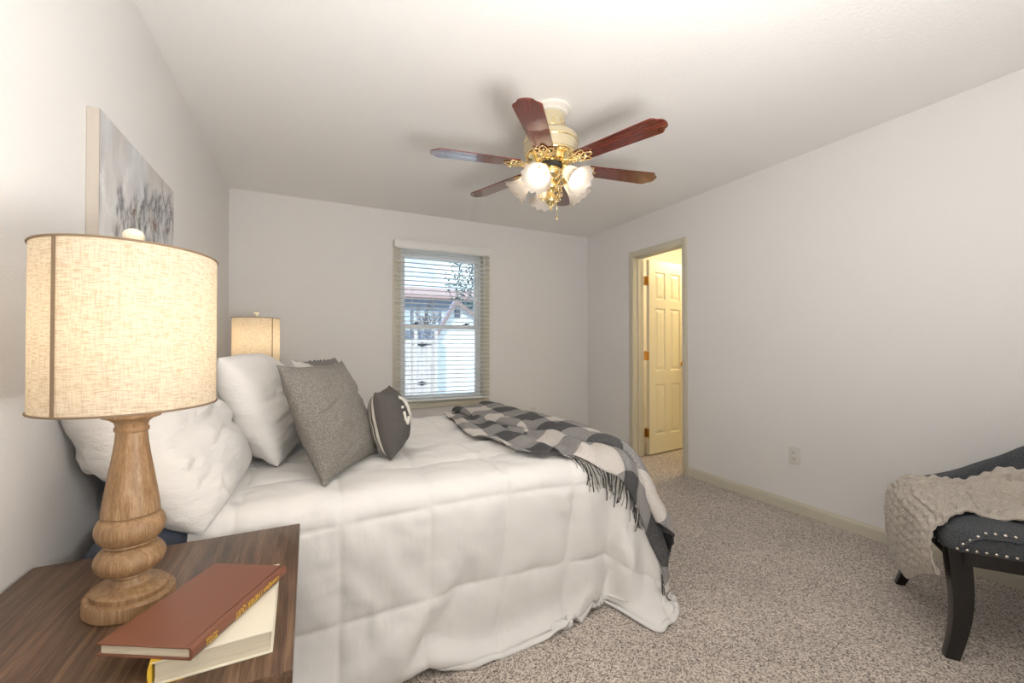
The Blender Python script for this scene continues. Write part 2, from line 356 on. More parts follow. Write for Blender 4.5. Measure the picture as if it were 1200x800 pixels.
# door casing + jamb + stop
t = MB()
def casing_strip(mb, y0, y1, z0, z1, x):
    s = 1 if x > W else -1; xa = x; 
    mb.box((min(xa, xa+s*.011), y0, z0), (max(xa, xa+s*.011), y1, z1))
    mb.box((min(xa+s*.011, xa+s*.018), y0+.008 if z1-z0 > .1 else y0, z0 if z1-z0 > .1 else z0+.008), (max(xa+s*.011, xa+s*.018), y1-.02 if z1-z0 > .1 else y1, z1 if z1-z0 > .1 else z1-.02))
for x in (W, W+.115):
    casing_strip(t, DY0-.053, DY0, 0, DZ+.06, x); casing_strip(t, DY1, DY1+.066, 0, DZ+.06, x); casing_strip(t, DY0, DY1, DZ, DZ+.06, x)
struct('trim_1', t, M['trim'], bevel=.002)
t = MB(); t.box((W-.002, DY0-.02, 0), (W+.117, DY0, DZ)); t.box((W-.002, DY1, 0), (W+.117, DY1+.02, DZ)); t.box((W-.002, DY0-.02, DZ), (W+.117, DY1+.02, DZ+.02))
t.box((W+.045, DY0, 0), (W+.078, DY0+.011, DZ-.011)); t.box((W+.045, DY1-.011, 0), (W+.078, DY1, DZ-.011)); t.box((W+.045, DY0, DZ-.011), (W+.078, DY1, DZ))
struct('trim_2', t, M['trim'], bevel=.0015)

# door leaf: six-panel, swung open into the room beyond
def panel_door(w_, h_, th):
    """leaf in local coords: x 0..w (0=hinge edge), y 0..th, z 0..h; moulded panels on both faces"""
    st, ml = .095, .085
    cols = [(st, w_/2-ml/2), (w_/2+ml/2, w_-st)]; rows = [(.19, .72), (.86, 1.52), (1.61, 1.90)]
    xs = sorted({0, w_} | {c for a in cols for c in a}); zs = sorted({0, h_} | {r for a in rows for r in a})
    mb = MB()
    for face, yb, sg in ((0, 0, 1), (1, th, -1)):
        for i in range(len(xs)-1):
            for j in range(len(zs)-1):
                x0, x1, z0, z1 = xs[i], xs[i+1], zs[j], zs[j+1]
                if (x0, x1) in cols and (z0, z1) in rows:
                    rings = [(0, 0), (.010, .009), (.020, .009), (.045, .002)]
                    loops = [[(x0+a, yb+sg*d, z0+a), (x1-a, yb+sg*d, z0+a), (x1-a, yb+sg*d, z1-a), (x0+a, yb+sg*d, z1-a)] for a, d in rings]
                    V = [p for lp in loops for p in lp]; F = []
                    for k in range(3):
                        for q in range(4): F.append((k*4+q, k*4+(q+1) % 4, k*4+4+(q+1) % 4, k*4+4+q))
                    F.append((12, 13, 14, 15)); mb.add(V, F)
                else:
                    mb.add([(x0, yb, z0), (x1, yb, z0), (x1, yb, z1), (x0, yb, z1)], [(0, 1, 2, 3)])
    for k in range(len(xs)-1):
        for z in (0, h_): mb.add([(xs[k],0,z),(xs[k+1],0,z),(xs[k+1],th,z),(xs[k],th,z)], [(0,1,2,3)])
    for k in range(len(zs)-1):
        for x in (0, w_): mb.add([(x,0,zs[k]),(x,0,zs[k+1]),(x,th,zs[k+1]),(x,th,zs[k])], [(0,1,2,3)])
    return mb
DOOR = bpy.data.objects.new('door_1', None); COL.objects.link(DOOR); tag(DOOR, kind='structure')
DOOR.location = (3.765, 3.255, .018); DOOR.rotation_euler = (0, 0, R(6.5)); bpy.context.view_layer.update()
panel_door(.605, 2.02, .035).build('door_leaf', M['door'], DOOR, world=False, weld=True)
for sg, yb in ((-1, 0), (1, .035)):
    k = MB(); RM = Matrix.Rotation(R(90)*(1 if sg < 0 else -1), 3, 'X')
    k.lathe([(.031, 0), (.031, .004), (.013, .009), (.011, .030), (.020, .036), (.027, .046), (.027, .056), (.018, .064), (.004, .067)], 24, (.545, yb, .925), mat=RM)
    tag(k.build('door_knob', M['brass'], DOOR, world=False, smooth=True, angle=50), 'polished brass round knob')
for hz in (.22, 1.02, 1.80):
    h = MB(); h.tube([(-.012, .040, hz-.045), (-.012, .040, hz+.045)], .0075, 10)
    h.box((-.040, .030, hz-.045), (-.012, .034, hz+.045)); h.box((-.010, .001, hz-.045), (-.002, .036, hz+.045)); h.tube([(-.012,.040,hz+.045),(-.012,.040,hz+.055)], [.006,.003], 8)
    for dz in (-.015, .015): h.tube([(-.02, .0385, hz+dz-.001), (-.02, .0385, hz+dz+.001)], .0078, 10)
    tag(h.build('hinge', M['brass_d'], DOOR, world=False), 'brass butt hinge')

# ------------------------------------------------------------------ window
WIN = bpy.data.objects.new('window_1', None); COL.objects.link(WIN); WIN.location = (1.815, D, OZ0); tag(WIN, kind='structure'); bpy.context.view_layer.update()
t = MB(); th = .014
t.box((1.315, D-th, OZ0-.05), (OX0, D, OZ1+.05)); t.box((OX1, D-th, OZ0-.05), (2.315, D, OZ1+.05)); t.box((OX0, D-th, OZ1), (OX1, D, OZ1+.05)); t.box((OX0, D-th, OZ0-.05), (OX1, D, OZ0))
t.box((1.315, D-.03, OZ0-.055), (2.315, D-th, OZ0-.012))
t.build('window_casing', M['trim'], WIN, bevel=.002)
t = MB(); e = .006
t.box((OX0, D, OZ0), (OX0+e, D+.06, OZ1)); t.box((OX1-e, D, OZ0), (OX1, D+.06, OZ1)); t.box((OX0, D, OZ1-e), (OX1, D+.06, OZ1)); t.box((OX0, D, OZ0), (OX1, D+.06, OZ0+e))
t.build('window_reveal', M['trim'], WIN)
def sash(z0, z1, y, nm):
    fw = .042; mb = MB(); x0, x1 = OX0+.02, OX1-.02
    mb.box((x0, y, z0), (x0+fw, y+.03, z1)); mb.box((x1-fw, y, z0), (x1, y+.03, z1)); mb.box((x0+fw, y, z0), (x1-fw, y+.03, z0+fw)); mb.box((x0+fw, y, z1-fw), (x1-fw, y+.03, z1))
    s = mb.build(nm, M['vinyl'], WIN, bevel=.003)
    MB().box((x0+fw, y+.012, z0+fw), (x1-fw, y+.016, z1-fw)).build('pane', M['glass'], s)
    return s
t = MB(); t.box((OX0+.004, D+.055, OZ0+.004), (OX0+.024, D+.12, OZ1-.004)); t.box((OX1-.024, D+.055, OZ0+.004), (OX1-.004, D+.12, OZ1-.004)); t.box((OX0+.024, D+.055, OZ1-.028), (OX1-.024, D+.12, OZ1-.004)); t.box((OX0+.024, D+.055, OZ0+.004), (OX1-.024, D+.12, OZ0+.024))
t.build('window_frame', M['vinyl'], WIN, bevel=.002)
ZM = 1.335
upper = sash(ZM-.022, OZ1-.028, D+.088, 'upper_sash'); lower = sash(OZ0+.024, ZM+.022, D+.057, 'lower_sash')
for x in (1.55, 2.08):
    k = MB(); k.box((x-.03, D+.06, ZM+.022), (x+.03, D+.086, ZM+.029)); k.tube([(x, D+.072, ZM+.028), (x, D+.072, ZM+.040)], .011, 12); k.tube([(x-.004, D+.072, ZM+.037), (x+.045, D+.066, ZM+.037)], [.007, .004], 8)
    tag(k.build('sash_lock', M['iron'], lower), 'dark sash lock')
# venetian blind
BL = thing('window_blind', (1.815, D-.045, .60), 'white horizontal slat blind hanging open over the only window', 'blind')
BX0, BX1 = 1.335, 2.305
mb = MB(); mb.box((BX0, D-.062, 2.075), (BX1, D-.018, 2.125)); mb.build('headrail', M['blind'], BL, bevel=.003)
mb = MB(); mb.box((BX0-.015, D-.075, 2.085), (BX1+.01, D-.064, 2.155)); mb.box((BX0-.015, D-.064, 2.085), (BX0-.005, D-.015, 2.155)); mb.box((BX1, D-.064, 2.085), (BX1+.01, D-.015, 2.155))
mb.build('valance', M['blind'], BL, bevel=.003)
mb = MB(); zs = np.arange(.645, 2.06, .0435)
for z in zs:
    P = [(0, -.025, -.0042), (0, -.012, -.0008), (0, 0, .0004), (0, .012, -.0008), (0, .025, -.0042)]
    poly = [Vector((BX0, D-.042+a, z+b+.0016)) for _, a, b in P] + [Vector((BX0, D-.042+a, z+b-.0016)) for _, a, b in P[::-1]]
    mb.prism(poly, (BX1-BX0, 0, 0))
mb.build('slats', M['blind'], BL)
mb = MB(); mb.box((BX0, D-.067, .603), (BX1, D-.017, .622)); mb.build('bottom_rail', M['blind'], BL, bevel=.004)
for x in (1.49, 1.70, 1.95, 2.16):
    mb = MB()
    for y in (D-.069, D-.0155): mb.tube([(x, y, .61), (x, y, 2.08)], .0011, 5)
    mb.box((x-.010, D-.070, .606), (x+.010, D-.067, .622))
    mb.build('ladder_cord', M['cord'], BL)
mb = MB(); mb.tube([(2.225, D-.080, 2.08), (2.228, D-.083, 1.95), (2.228, D-.083, 1.37)], .004, 8); mb.tube([(2.228, D-.083, 1.37), (2.228, D-.083, 1.34)], [.006, .004], 8); mb.build('tilt_wand', M['blind'], BL, smooth=True)

# invented window trim on the solid front wall, goes with the added fill light
t = MB(); y = YF; t.box((.43, y, .58), (.50, y+.015, 2.12)); t.box((1.60, y, .58), (1.67, y+.015, 2.12)); t.box((.50, y, 2.05), (1.60, y+.015, 2.12)); t.box((.50, y, .58), (1.60, y+.015, .65)); t.box((.50, y, 1.33), (1.60, y+.012, 1.37))
struct('added_window_trim', t, M['trim'])

# outlets
def outlet(name, c, nrm, label, blank=False):
    n = Vector(nrm); o = thing(name, c, label, 'outlet'); s = Vector((0, 0, 1)).cross(n)
    def bx(mb, a0, a1, z0, z1, d0, d1):
        c_ = Vector(c); P = [c_+s*a+Vector((0,0,z))+n*d for d in (d0, d1) for a, z in ((a0,z0),(a1,z0),(a1,z1),(a0,z1))]
        mb.add(P, [(0,1,2,3),(4,5,6,7),(0,1,5,4),(1,2,6,5),(2,3,7,6),(3,0,4,7)])
    mb = MB(); bx(mb, -.036, .036, -.058, .058, 0, .006); mb.build('cover_plate', M['outletp'], o, bevel=.003)
    if blank:
        mb = MB(); bx(mb, -.017, .017, -.034, .034, .006, .009); mb.build('rocker', M['outletp'], o, bevel=.002)
    else:
        for dz in (.021, -.021):
            mb = MB(); c2 = Vector(c)+Vector((0,0,dz))
            P = [c2+s*(.0165*math.cos(a))+Vector((0,0,max(-.0125, min(.0125, .0165*math.sin(a)))))+n*.0055 for a in np.linspace(0, 2*PI, 24, endpoint=False)]
            mb.prism(P, n*.003); r = mb.build('receptacle', M['outletp'], o)
            mb = MB()
            for a in (-.0065, .0065): bx(mb, a-.0013, a+.0013, dz-.001, dz+.008, .0084, .0092)
            bx(mb, -.0025, .0025, dz-.0095, dz-.005, .0084, .0092); mb.build('slot', M['dark'], r)
        mb = MB(); bx(mb, -.003, .003, -.003, .003, .006, .0075); mb.build('screw', M['outletp'], o)
outlet('wall_outlet', (W, 1.73, .388), (-1, 0, 0), 'ivory duplex outlet low on the right wall past the doorway')
outlet('wall_outlet', (2.848, D, .398), (0, -1, 0), 'small ivory wall plate on the back wall right of the window', True)

# ------------------------------------------------------------------ outdoors seen through the window
tag(MB().box((-8, D+.12, -.35), (22, 40, -.05)).build('ground', M['grass']), kind='structure')
SH = thing('garden_shed', (4.0, 10, -.05), 'white gabled shed with mauve shingle roof outside the window', 'shed')
poly = [(3.33, 10, -.05), (5.6, 10, -.05), (5.6, 10, 1.05), (3.84, 10, 2.24), (3.33, 10, 1.36)]
MB().prism(poly, (1.5, 3.2, 0)).build('wall', M['shedwall'], SH)
def slab(mb, a, b, vec, thk):
    a, b, v = Vector(a), Vector(b), Vector(vec); n = (b-a).cross(v).normalized()*thk
    if n.z < 0: n = -n
    mb.prism([a, b, b+v, a+v], n)
mb = MB(); slab(mb, (3.84, 9.85, 2.25), (5.8, 9.85, .93), (1.6, 3.5, 0), .05); slab(mb, (3.24, 9.85, 1.21), (3.84, 9.85, 2.25), (1.6, 3.5, 0), .05); mb.build('roof', M['shedroof'], SH)
mb = MB()
for a, b in (((3.86, 9.82, 2.28), (5.8, 9.82, .97)), ((3.86, 9.82, 2.28), (3.24, 9.82, 1.21))):
    a, b = Vector(a), Vector(b); mb.prism([a, b, b-Vector((0,0,.11)), a-Vector((0,0,.11))], (0, .03, 0))
mb.build('rake_board', M['rake'], SH)
mb = MB(); mb.box((3.87, 9.96, 1.85), (4.0, 10, 2.05))
for k in range(5): mb.box((3.88, 9.945, 1.865+k*.036), (3.99, 9.96, 1.885+k*.036))
mb.build('vent', M['lattice'], SH)
GT = thing('garden_gate', (2.9, 9.6, -.05), 'pale board gate with black strap hinges outside the window', 'gate')
mb = MB()
for k in range(8): mb.box((2.36+k*.118, 9.6, .02), (2.36+k*.118+.112, 9.62, 1.28))
mb.build('boards', M['gateboard'], GT)
mb = MB()
for x in (2.30, 2.80, 3.28): mb.box((x-.04, 9.57, -.05), (x+.04, 9.66, 1.48))
mb.build('gate_posts', M['gateboard'], GT)
mb = MB()
for k in range(28): mb.box((2.30+k*.034, 9.61, 1.30), (2.315+k*.034, 9.63, 1.48))
mb.box((2.30, 9.6, 1.30), (3.28, 9.64, 1.33)); mb.box((2.30, 9.6, 1.45), (3.28, 9.64, 1.48)); mb.build('lattice_top', M['lattice'], GT)
for z in (1.17, .27):
    mb = MB(); mb.prism([(2.72, 9.595, z), (2.84, 9.595, z+.012), (2.90, 9.595, z+.03), (2.95, 9.595, z+.055), (3.0, 9.595, z+.03), (3.06, 9.595, z+.012), (3.2, 9.595, z), (3.06, 9.595, z-.012), (3.0, 9.595, z-.03), (2.95, 9.595, z-.055), (2.90, 9.595, z-.03), (2.84, 9.595, z-.012)], (0, -.012, 0))
    mb.build('strap_hinge', M['iron'], GT)
HS = thing('neighbour_house', (5, 18, -.05), 'grey blue house with dusty pink roof far beyond the garden gate', 'house')
MB().box((1.5, 18, -.05), (9.5, 24, 3.3)).build('wall', M['housewall'], HS)
mb = MB(); mb.prism([(1.1, 17.5, 3.20), (1.1, 17.5, 3.30), (1.1, 21, 4.12), (1.1, 24.5, 3.30), (1.1, 24.5, 3.20)], (8.8, 0, 0)); mb.build('roof', M['houseroof'], HS)
for k in range(7):
    x = 3.4+k*.62; mb = MB(); mb.box((x, 17.93, 1.45), (x+.46, 18, 2.65)); wf = mb.build('window', M['shedwall'], HS)
    mb = MB()
    for i in range(2):
        for j in range(3): mb.box((x+.03+i*.21, 17.92, 1.49+j*.38), (x+.22+i*.21, 17.935, 1.83+j*.38))
    mb.build('pane', M['housewin'], wf)
def bare_tree(loc, h, label, seed):
    rr = random.Random(seed); o = thing('bare_tree', loc, label, 'tree'); mb = MB()
    def br(p, d, ln, r, lv):
        q = p+d*ln; mb.tube([p, p+d*ln*.5+Vector((rr.uniform(-.03,.03), 0, 0))*ln, q], [r, r*.8, r*.6], 5)
        if lv:
            for _ in range(4):
                nd = (d+Vector((rr.uniform(-.8,.8), rr.uniform(-.5,.5), rr.uniform(-.1,.5)))).normalized(); br(p+d*ln*rr.uniform(.5, 1), nd, ln*rr.uniform(.5,.75), r*.55, lv-1)
    br(Vector(loc), Vector((0, 0, 1)), h*.4, .05, 4); mb.build('branches', M['bark'], o); return o
bare_tree((4.6, 15.5, -.05), 3.4, 'bare leafless tree in front of the grey blue house', 3)
bare_tree((3.4, 14.5, -.05), 2.9, 'smaller bare tree seen at the left of the window', 8)
def leafy(loc, h, label, seed):
    rr = random.Random(seed); o = thing('leafy_tree', loc, label, 'tree'); x, y, z = loc
    MB().tube([(x, y, z), (x+.1, y, z+h*.5), (x, y, z+h*.9)], [.12, .09, .03], 8).build('trunk', M['bark'], o)
    mb = MB()
    for _ in range(1500):
        a = rr.uniform(0, 2*PI); b = rr.random()**.5; k = rr.random(); rad = (.35+1.1*math.sin(PI*min(1, k*1.05))*.75)*b
        c = Vector((x+rad*math.cos(a), y+rad*math.sin(a), z+h*(.28+.75*k))); s = rr.uniform(.05, .11)
        u = Vector((rr.uniform(-1,1), rr.uniform(-1,1), rr.uniform(-1,1))).normalized()*s; v = u.orthogonal().normalized()*s*.6
        mb.add([c-u, c+v, c+u, c-v], [(0,1,2,3)])
    mb.build('foliage', M['leaf'], o); return o
leafy((6.2, 14.5, -.05), 5.6, 'blue green leafy tree behind the shed roof', 5)

# ------------------------------------------------------------------ nightstand
NSX, NSY0, NSY1, NSZ = .575, .774, 1.396, .614
def nightstand():
    o = thing('nightstand', (.29, 1.085, 0), 'dark walnut nightstand holding the books in front of the bed', 'nightstand')
    tp = MB(); tp.box((.008, NSY0, NSZ-.030), (NSX, NSY1, NSZ)); tp.build('tabletop', M['walnut'], o, bevel=.0025)
    bd = MB(); y0, y1, x1 = NSY0+.015, NSY1-.015, NSX-.03
    bd.box((.02, y0, .15), (x1, y0+.018, NSZ-.03)); bd.box((.02, y1-.018, .15), (x1, y1, NSZ-.03)); bd.box((.02, y0, .15), (.034, y1, NSZ-.03)); bd.box((.02, y0, .15), (x1, y1, .168)); bd.box((.04, y0+.018, .375), (x1, y1-.018, .39))
    bd.build('carcass', M['walnut'], o)
    for z0, z1 in ((.172, .372), (.393, .580)):
        d = MB(); d.box((x1-.010, y0+.021, z0), (x1+.010, y1-.021, z1)); dr = d.build('drawer', M['walnut'], o, bevel=.002)
        k = MB(); k.box((x1+.010, (y0+y1)/2-.07, z1-.022), (x1+.016, (y0+y1)/2+.07, z1-.012)); k.build('pull', M['brass_d'], dr, bevel=.002)
    for x in (.045, x1-.03):
        for y in (y0+.03, y1-.03):
            l = MB(); l.lathe([(.014, 0), (.024, .15)], 16, (x, y, 0)); l.build('leg', M['walnut'], o, smooth=True, angle=40)
    return o
NS1 = nightstand()
NS2 = copy_tree(NS1); NS2.location = (.29, 3.335, 0); NS2['label'] = 'dark walnut nightstand hidden past the far side of the bed'
# lamps
def lamp(loc, shade_rot, base_rot, label, bulb='bulb'):
    o = thing('table_lamp', loc, label, 'lamp', rz=0); x, y, z = loc
    A = dict(ex=1.10, ey=.90, rot=base_rot)
    b = MB(); b.lathe([(.074, 0), (.0765, .003), (.0765, .026), (.0745, .029), (.064, .030)], 64, (x, y, z), **A)
    b.lathe([(.064, .0295), (.064, .039), (.062, .041), (.050, .043), (.034, .049), (.027, .060), (.027, .064)], 64, (x, y, z), **A)
    b.build('base', M['lampwood'], o, smooth=True, angle=35)
    s = MB(); pr = [(.027, .060), (.031, .064), (.030, .068)]
    def bead(z0, z1, r0, r1, sh=.5):
        return [(r0+(r1-r0)*math.sin(PI*k/10)**.62, z0+(z1-z0)*(k/10)) for k in range(11)]
    pr += bead(.070, .124, .037, .0575); pr += [(.041, .125), (.043, .128), (.041, .131)]; pr += bead(.131, .187, .042, .057); 
    pr = [p for p in pr]
    neck = [(.048, .188), (.0475, .192), (.0455, .21), (.041, .24), (.0365, .27), (.0315, .30), (.0275, .33), (.0255, .352), (.0285, .355), (.0285, .361), (.0262, .364), (.028, .372), (.036, .379), (.047, .383), (.049, .386), (.049, .391), (.02, .392)]
    s.lathe(pr + neck, 48, (x, y, z), ex=1.03, ey=.97, rot=base_rot); s.build('turned_column', M['lampwood'], o, smooth=True, angle=50)
    h = MB(); h.lathe([(.012, .39), (.012, .47), (.018, .472), (.018, .52)], 16, (x, y, z)); h.build('socket', M['brass'], o)
    h = MB()
    for sg in (-1, 1): h.tube([(x+sg*.012, y, z+.46), (x+sg*.05, y, z+.52), (x+sg*.055, y, z+.60), (x+sg*.03, y, z+.67), (x, y, z+.692)], .002, 6)
    h.build('harp', M['brass'], o)
    h = MB(); h.lathe([(.004, .525), (.012, .53), (.028, .56), (.03, .575), (.024, .592), (.008, .603)], 20, (x, y, z)); h.build('bulb', M[bulb], o, smooth=True)
    # oval drum shade
    z0, z1 = 1.021-.614, 1.328-.614; ax, ay = .172, .141; n = 128
    def E(rr, zz, a): 
        px = (ax+rr)*math.cos(a); py = (ay+rr)*math.sin(a); c, s_ = math.cos(shade_rot), math.sin(shade_rot)
        return (x+px*c-py*s_, y+px*s_+py*c, z+zz)
    P = [[E(0, zz, 2*PI*k/n) for k in range(n)] for zz in np.linspace(z0, z1, 8)]
    sh = MB(); sh.grid(P, closed=True); shade = sh.build('shade', M['linen'], o, smooth=True)
    for zz in (z0, z1):
        rb = MB(); ring = [E(.0008, zz, 2*PI*k/n) for k in range(n+1)]; rb.tube(ring, .0022, 6, caps=False)
        rb.build('rim', M['seam'], shade)
    return o, shade, E, (z0, z1)
L1, S1, E1, (SZ0, SZ1) = lamp((.270, 1.114, .614), 1.706, 2.327, 'turned wood lamp with linen shade beside the books on the near nightstand')
L2, S2, E2, _ = lamp((.27, 3.34, .614), 1.62, .0, 'far table lamp with linen shade showing behind the white pillows', 'bulb_bright')
def shade_extras(shade, E, loc, a0):
    sm = MB(); da = .055
    P = [[E(.0016, zz, a0+da*t) for t in (-.5, -.2, .2, .5)] for zz in np.linspace(SZ0, SZ1, 8)]
    sm.grid(P); sm.build('seam_band', M['seam'], shade)
    x, y, z = loc; f = MB(); zt = z+SZ1
    for k in range(3): a = 2*PI*k/3+.5; f.tube([(x, y, zt-.022), E(0, SZ1-.0, a)], .0018, 6)
    f.build('spider', M['brass'], shade)
    f = MB(); f.lathe([(.006, -.022), (.006, -.006), (.012, -.004), (.017, .003), (.0175, .010), (.014, .017), (.007, .021), (.001, .022)], 24, (x, y, zt+.034)); f.tube([(x, y, zt-.022), (x, y, zt+.03)], .004, 8); f.build('finial', M['creamcover'], shade, smooth=True)
# ------------------------------------------------------------------ books
def book(name, c, rz, w_, l_, th_, z, cov, spine, label, spine_side, tilt=0):
    """local: x across (spine at +x if spine_side>0), y along the spine"""
    o = thing(name, (c[0], c[1], z), label, 'book', rz=rz); s = spine_side; ct = .0028; hw = w_/2
    pg = MB(); xa, xb = sorted((-s*(hw-.005), s*(hw-.006))); pg.box((xa, -l_/2+.004, ct), (xb, l_/2-.004, th_-ct)); pg.build('page_block', M['page'], o, world=False)
    cv = MB()
    for z0, z1 in ((0, ct), (th_-ct, th_)):
        xa, xb = sorted((-s*hw, s*(hw-.010))); cv.box((xa, -l_/2, z0), (xb, l_/2, z1))
        xa, xb = sorted((s*(hw-.0085), s*(hw-.001))); cv.box((xa, -l_/2, z0), (xb, l_/2, z1))
        xa, xb = sorted((s*(hw-.0102), s*(hw-.0082))); zz = (0, ct*.55) if z0 == 0 else (th_-ct, th_-ct*.45); cv.box((xa, -l_/2, zz[0]), (xb, l_/2, zz[1]))
    cv.build('cover', cov, o, world=False, bevel=.0006, seg=1)
    sp = MB(); pts = [(s*(hw-.003), 0), (s*(hw+.000), th_*.04), (s*(hw+.002), th_*.25), (s*(hw+.0026), th_*.5), (s*(hw+.002), th_*.75), (s*(hw+.000), th_*.96), (s*(hw-.003), th_)]
    sp.prism([(px, -l_/2, pz) for px, pz in pts], (0, l_, 0)); sp.build('spine', spine, o, world=False, smooth=True, angle=50)
    return o
BB = book('book', (.458, .952), R(1), .166, .246, .038, NSZ, M['creamcover'], M['yellow'], 'thick cream book with a yellow spine lying under the brown one', -1)
mb = MB(); mb.box((-.083, -.1232, .0378), (-.040, .1232, .0386)); mb.box((-.083, -.1232, -.0002), (-.040, .1232, .001)); mb.build('spine_cloth', M['yellow'], BB, world=False)
BA = book('book', (.4255, .949), R(-29.5), .158, .244, .020, NSZ+.0388, M['leather'], M['leather'], 'thin red brown hardback with gilt spine lettering on top of the cream book', 1)
def text_mesh(body, name, size, m, mtx, parent, ext=.0002, sx=1):
    cu = bpy.data.curves.new(name, 'FONT'); cu.body = body; cu.size = size; cu.extrude = ext; cu.align_x = 'CENTER'; cu.align_y = 'CENTER'
    tmp = bpy.data.objects.new('tmp', cu); COL.objects.link(tmp); bpy.context.view_layer.update()
    dg = bpy.context.evaluated_depsgraph_get(); me = bpy.data.meshes.new_from_object(tmp.evaluated_get(dg)); bpy.data.objects.remove(tmp)
    me.transform(Matrix.Diagonal((sx, 1, 1, 1))); me.transform(mtx); me.materials.clear(); me.materials.append(m)
    o = bpy.data.objects.new(name, me); COL.objects.link(o); o.parent = parent; return o
# spine faces +x locally; the book lies face down, so its lettering stands upside down
spine_m = lambda y: Matrix.Translation((.0818, y, .0100)) @ Matrix(((0,0,1,0),(-1,0,0,0),(0,-1,0,0),(0,0,0,1)))
text_mesh('Cunningham', 'gilt_lettering', .0135, M['gilt'], spine_m(.070), BA, sx=.72)
text_mesh('I NEVER QUIT', 'gilt_lettering', .0165, M['gilt'], spine_m(.006), BA, sx=.70)
text_mesh('VICTOR', 'gilt_lettering', .0068, M['gilt'], Matrix.Translation((.0818, -.083, .0130)) @ Matrix(((0,0,1,0),(-1,0,0,0),(0,-1,0,0),(0,0,0,1))), BA)
text_mesh('BOOKS', 'gilt_lettering', .0068, M['gilt'], Matrix.Translation((.0818, -.083, .0062)) @ Matrix(((0,0,1,0),(-1,0,0,0),(0,-1,0,0),(0,0,0,1))), BA)
shade_extras(S1, E1, (.270, 1.114, .614), 2.56); shade_extras(S2, E2, (.27, 3.34, .614), 3.9)

# ------------------------------------------------------------------ bed
BX1_, BY0, BY1, BZ = 1.97, 1.485, 2.985, .615
def rounded_box(lo, hi, r, n=5):
    lo = Vector(lo); hi = Vector(hi); bm = bmesh.new(); bmesh.ops.create_cube(bm, size=1)
    for v in bm.verts: v.co = Vector([lo[i] + (v.co[i]+.5)*(hi[i]-lo[i]) for i in range(3)])
    bmesh.ops.bevel(bm, geom=bm.edges[:], offset=r, segments=n, affect='EDGES', profile=.5)
    bm.verts.index_update(); mb = MB(); mb.add([v.co for v in bm.verts], [[v.index for v in f.verts] for f in bm.faces]); bm.free(); return mb
BED = thing('bed', (.95, 2.235, 0), 'bed with slate blue mattress showing only at its head corner by the lamp', 'bed')
rounded_box((.03, BY0, .33), (BX1_, BY1, BZ), .09, 6).build('mattress', M['mattress'], BED, smooth=True)
rounded_box((.03, BY0+.02, .12), (BX1_-.02, BY1-.02, .328), .03).build('box_spring', M['mattress'], BED, smooth=True)
for x in (.12, BX1_-.12):
    for y in (BY0+.12, BY1-.12):
        l = MB(); l.lathe([(.025, 0), (.03, .12)], 12, (x, y, 0)); l.build('leg', M['black_leg'], BED)
for y in (BY0, BY1):
    for z in (.345, .50):
        mb = MB()
        yy = y+.012 if y == BY0 else y-.012
        mb.tube([(.06, yy, z), (BX1_-.06, yy, z)], .006, 8)
        mb.build('piping', M['mattress'], BED, smooth=True)

def cloth(u0, u1, v0, v1, h, z0, sdf_push, steps=110, iters=9, fold=None, seed=0, bend=.25, rs=None):
    """position-based cloth dropped on colliders; grid [u, v] laid along x and y"""
    nu = int(round((u1-u0)/h))+1; nv = int(round((v1-v0)/h))+1
    U, V = np.meshgrid(np.linspace(u0, u1, nu), np.linspace(v0, v1, nv), indexing='ij')
    P = np.stack([U, V, np.full_like(U, z0) + .004*vn(U*9, V*9, seed)], -1)
    if fold is not None: P = fold(U, V, P)
    vel = np.zeros_like(P); du = (u1-u0)/(nu-1); dv = (v1-v0)/(nv-1); dg = math.hypot(du, dv); cons = []
    sl = lambda a, b, st=None: slice(a, b, st)
    def pair(di, dj, rest, k):
        for pi in range(2):
            for pj in range(2 if dj and di else 1):
                if di and dj:
                    A = (slice(pi, nu-di, 2), slice(max(0, -dj)+pj, nv-max(0, dj), 2)); B = (slice(pi+di, nu, 2), slice(max(0, -dj)+pj+dj, nv+min(0, dj), 2))
                elif di: A = (slice(pi, nu-di, 2), slice(None)); B = (slice(pi+di, nu, 2), slice(None))
                else: A = (slice(None), slice(pi, nv-dj, 2)); B = (slice(None), slice(pi+dj, nv, 2))
                cons.append((A, B, rest, k))
    def pair2(di, dj, rest, k):
        s = 2*(di or dj)
        for p in range(s):
            if p >= (di or dj) and False: continue
            a = p
            if di: ia = np.array([i for i in range(nu-di) if (i//di) % 2 == p//di and i % di == p % di]); 
            else: ia = np.array([i for i in range(nv-dj) if (i//dj) % 2 == p//dj and i % dj == p % dj])
            if len(ia) == 0: continue
            if di: cons.append((np.s_[ia, :], np.s_[ia+di, :], rest, k))
            else: cons.append((np.s_[:, ia], np.s_[:, ia+dj], rest, k))
    pair(1, 0, du, 1.); pair(0, 1, dv, 1.); pair(1, 1, dg, .5); pair(1, -1, dg, .5)
    pair2(3, 0, 3*du, bend); pair2(0, 3, 3*dv, bend)
    if rs is not None:
        sc_ = rs(U, V); cons = [(A, B, rest*(.5*(sc_[A]+sc_[B]))[..., None], k) for A, B, rest, k in cons]
    dt = 1/60
    for st in range(steps):
        vel[..., 2] -= 9.8*dt; vel *= .965 if st < steps*.6 else .90
        Q = P + vel*dt
        for it in range(iters):
            for A, B, rest, k in cons:
                d = Q[B]-Q[A]; ln = np.sqrt((d*d).sum(-1, keepdims=True))+1e-9
                c = (.5*k)*(1-rest/ln)*d
                Q[A] += c; Q[B] -= c
            if it % 3 == 2: Q = sdf_push(Q, P)
        vel = (Q-P)/dt; np.clip(vel, -4, 4, out=vel); P = Q
    return U, V, P
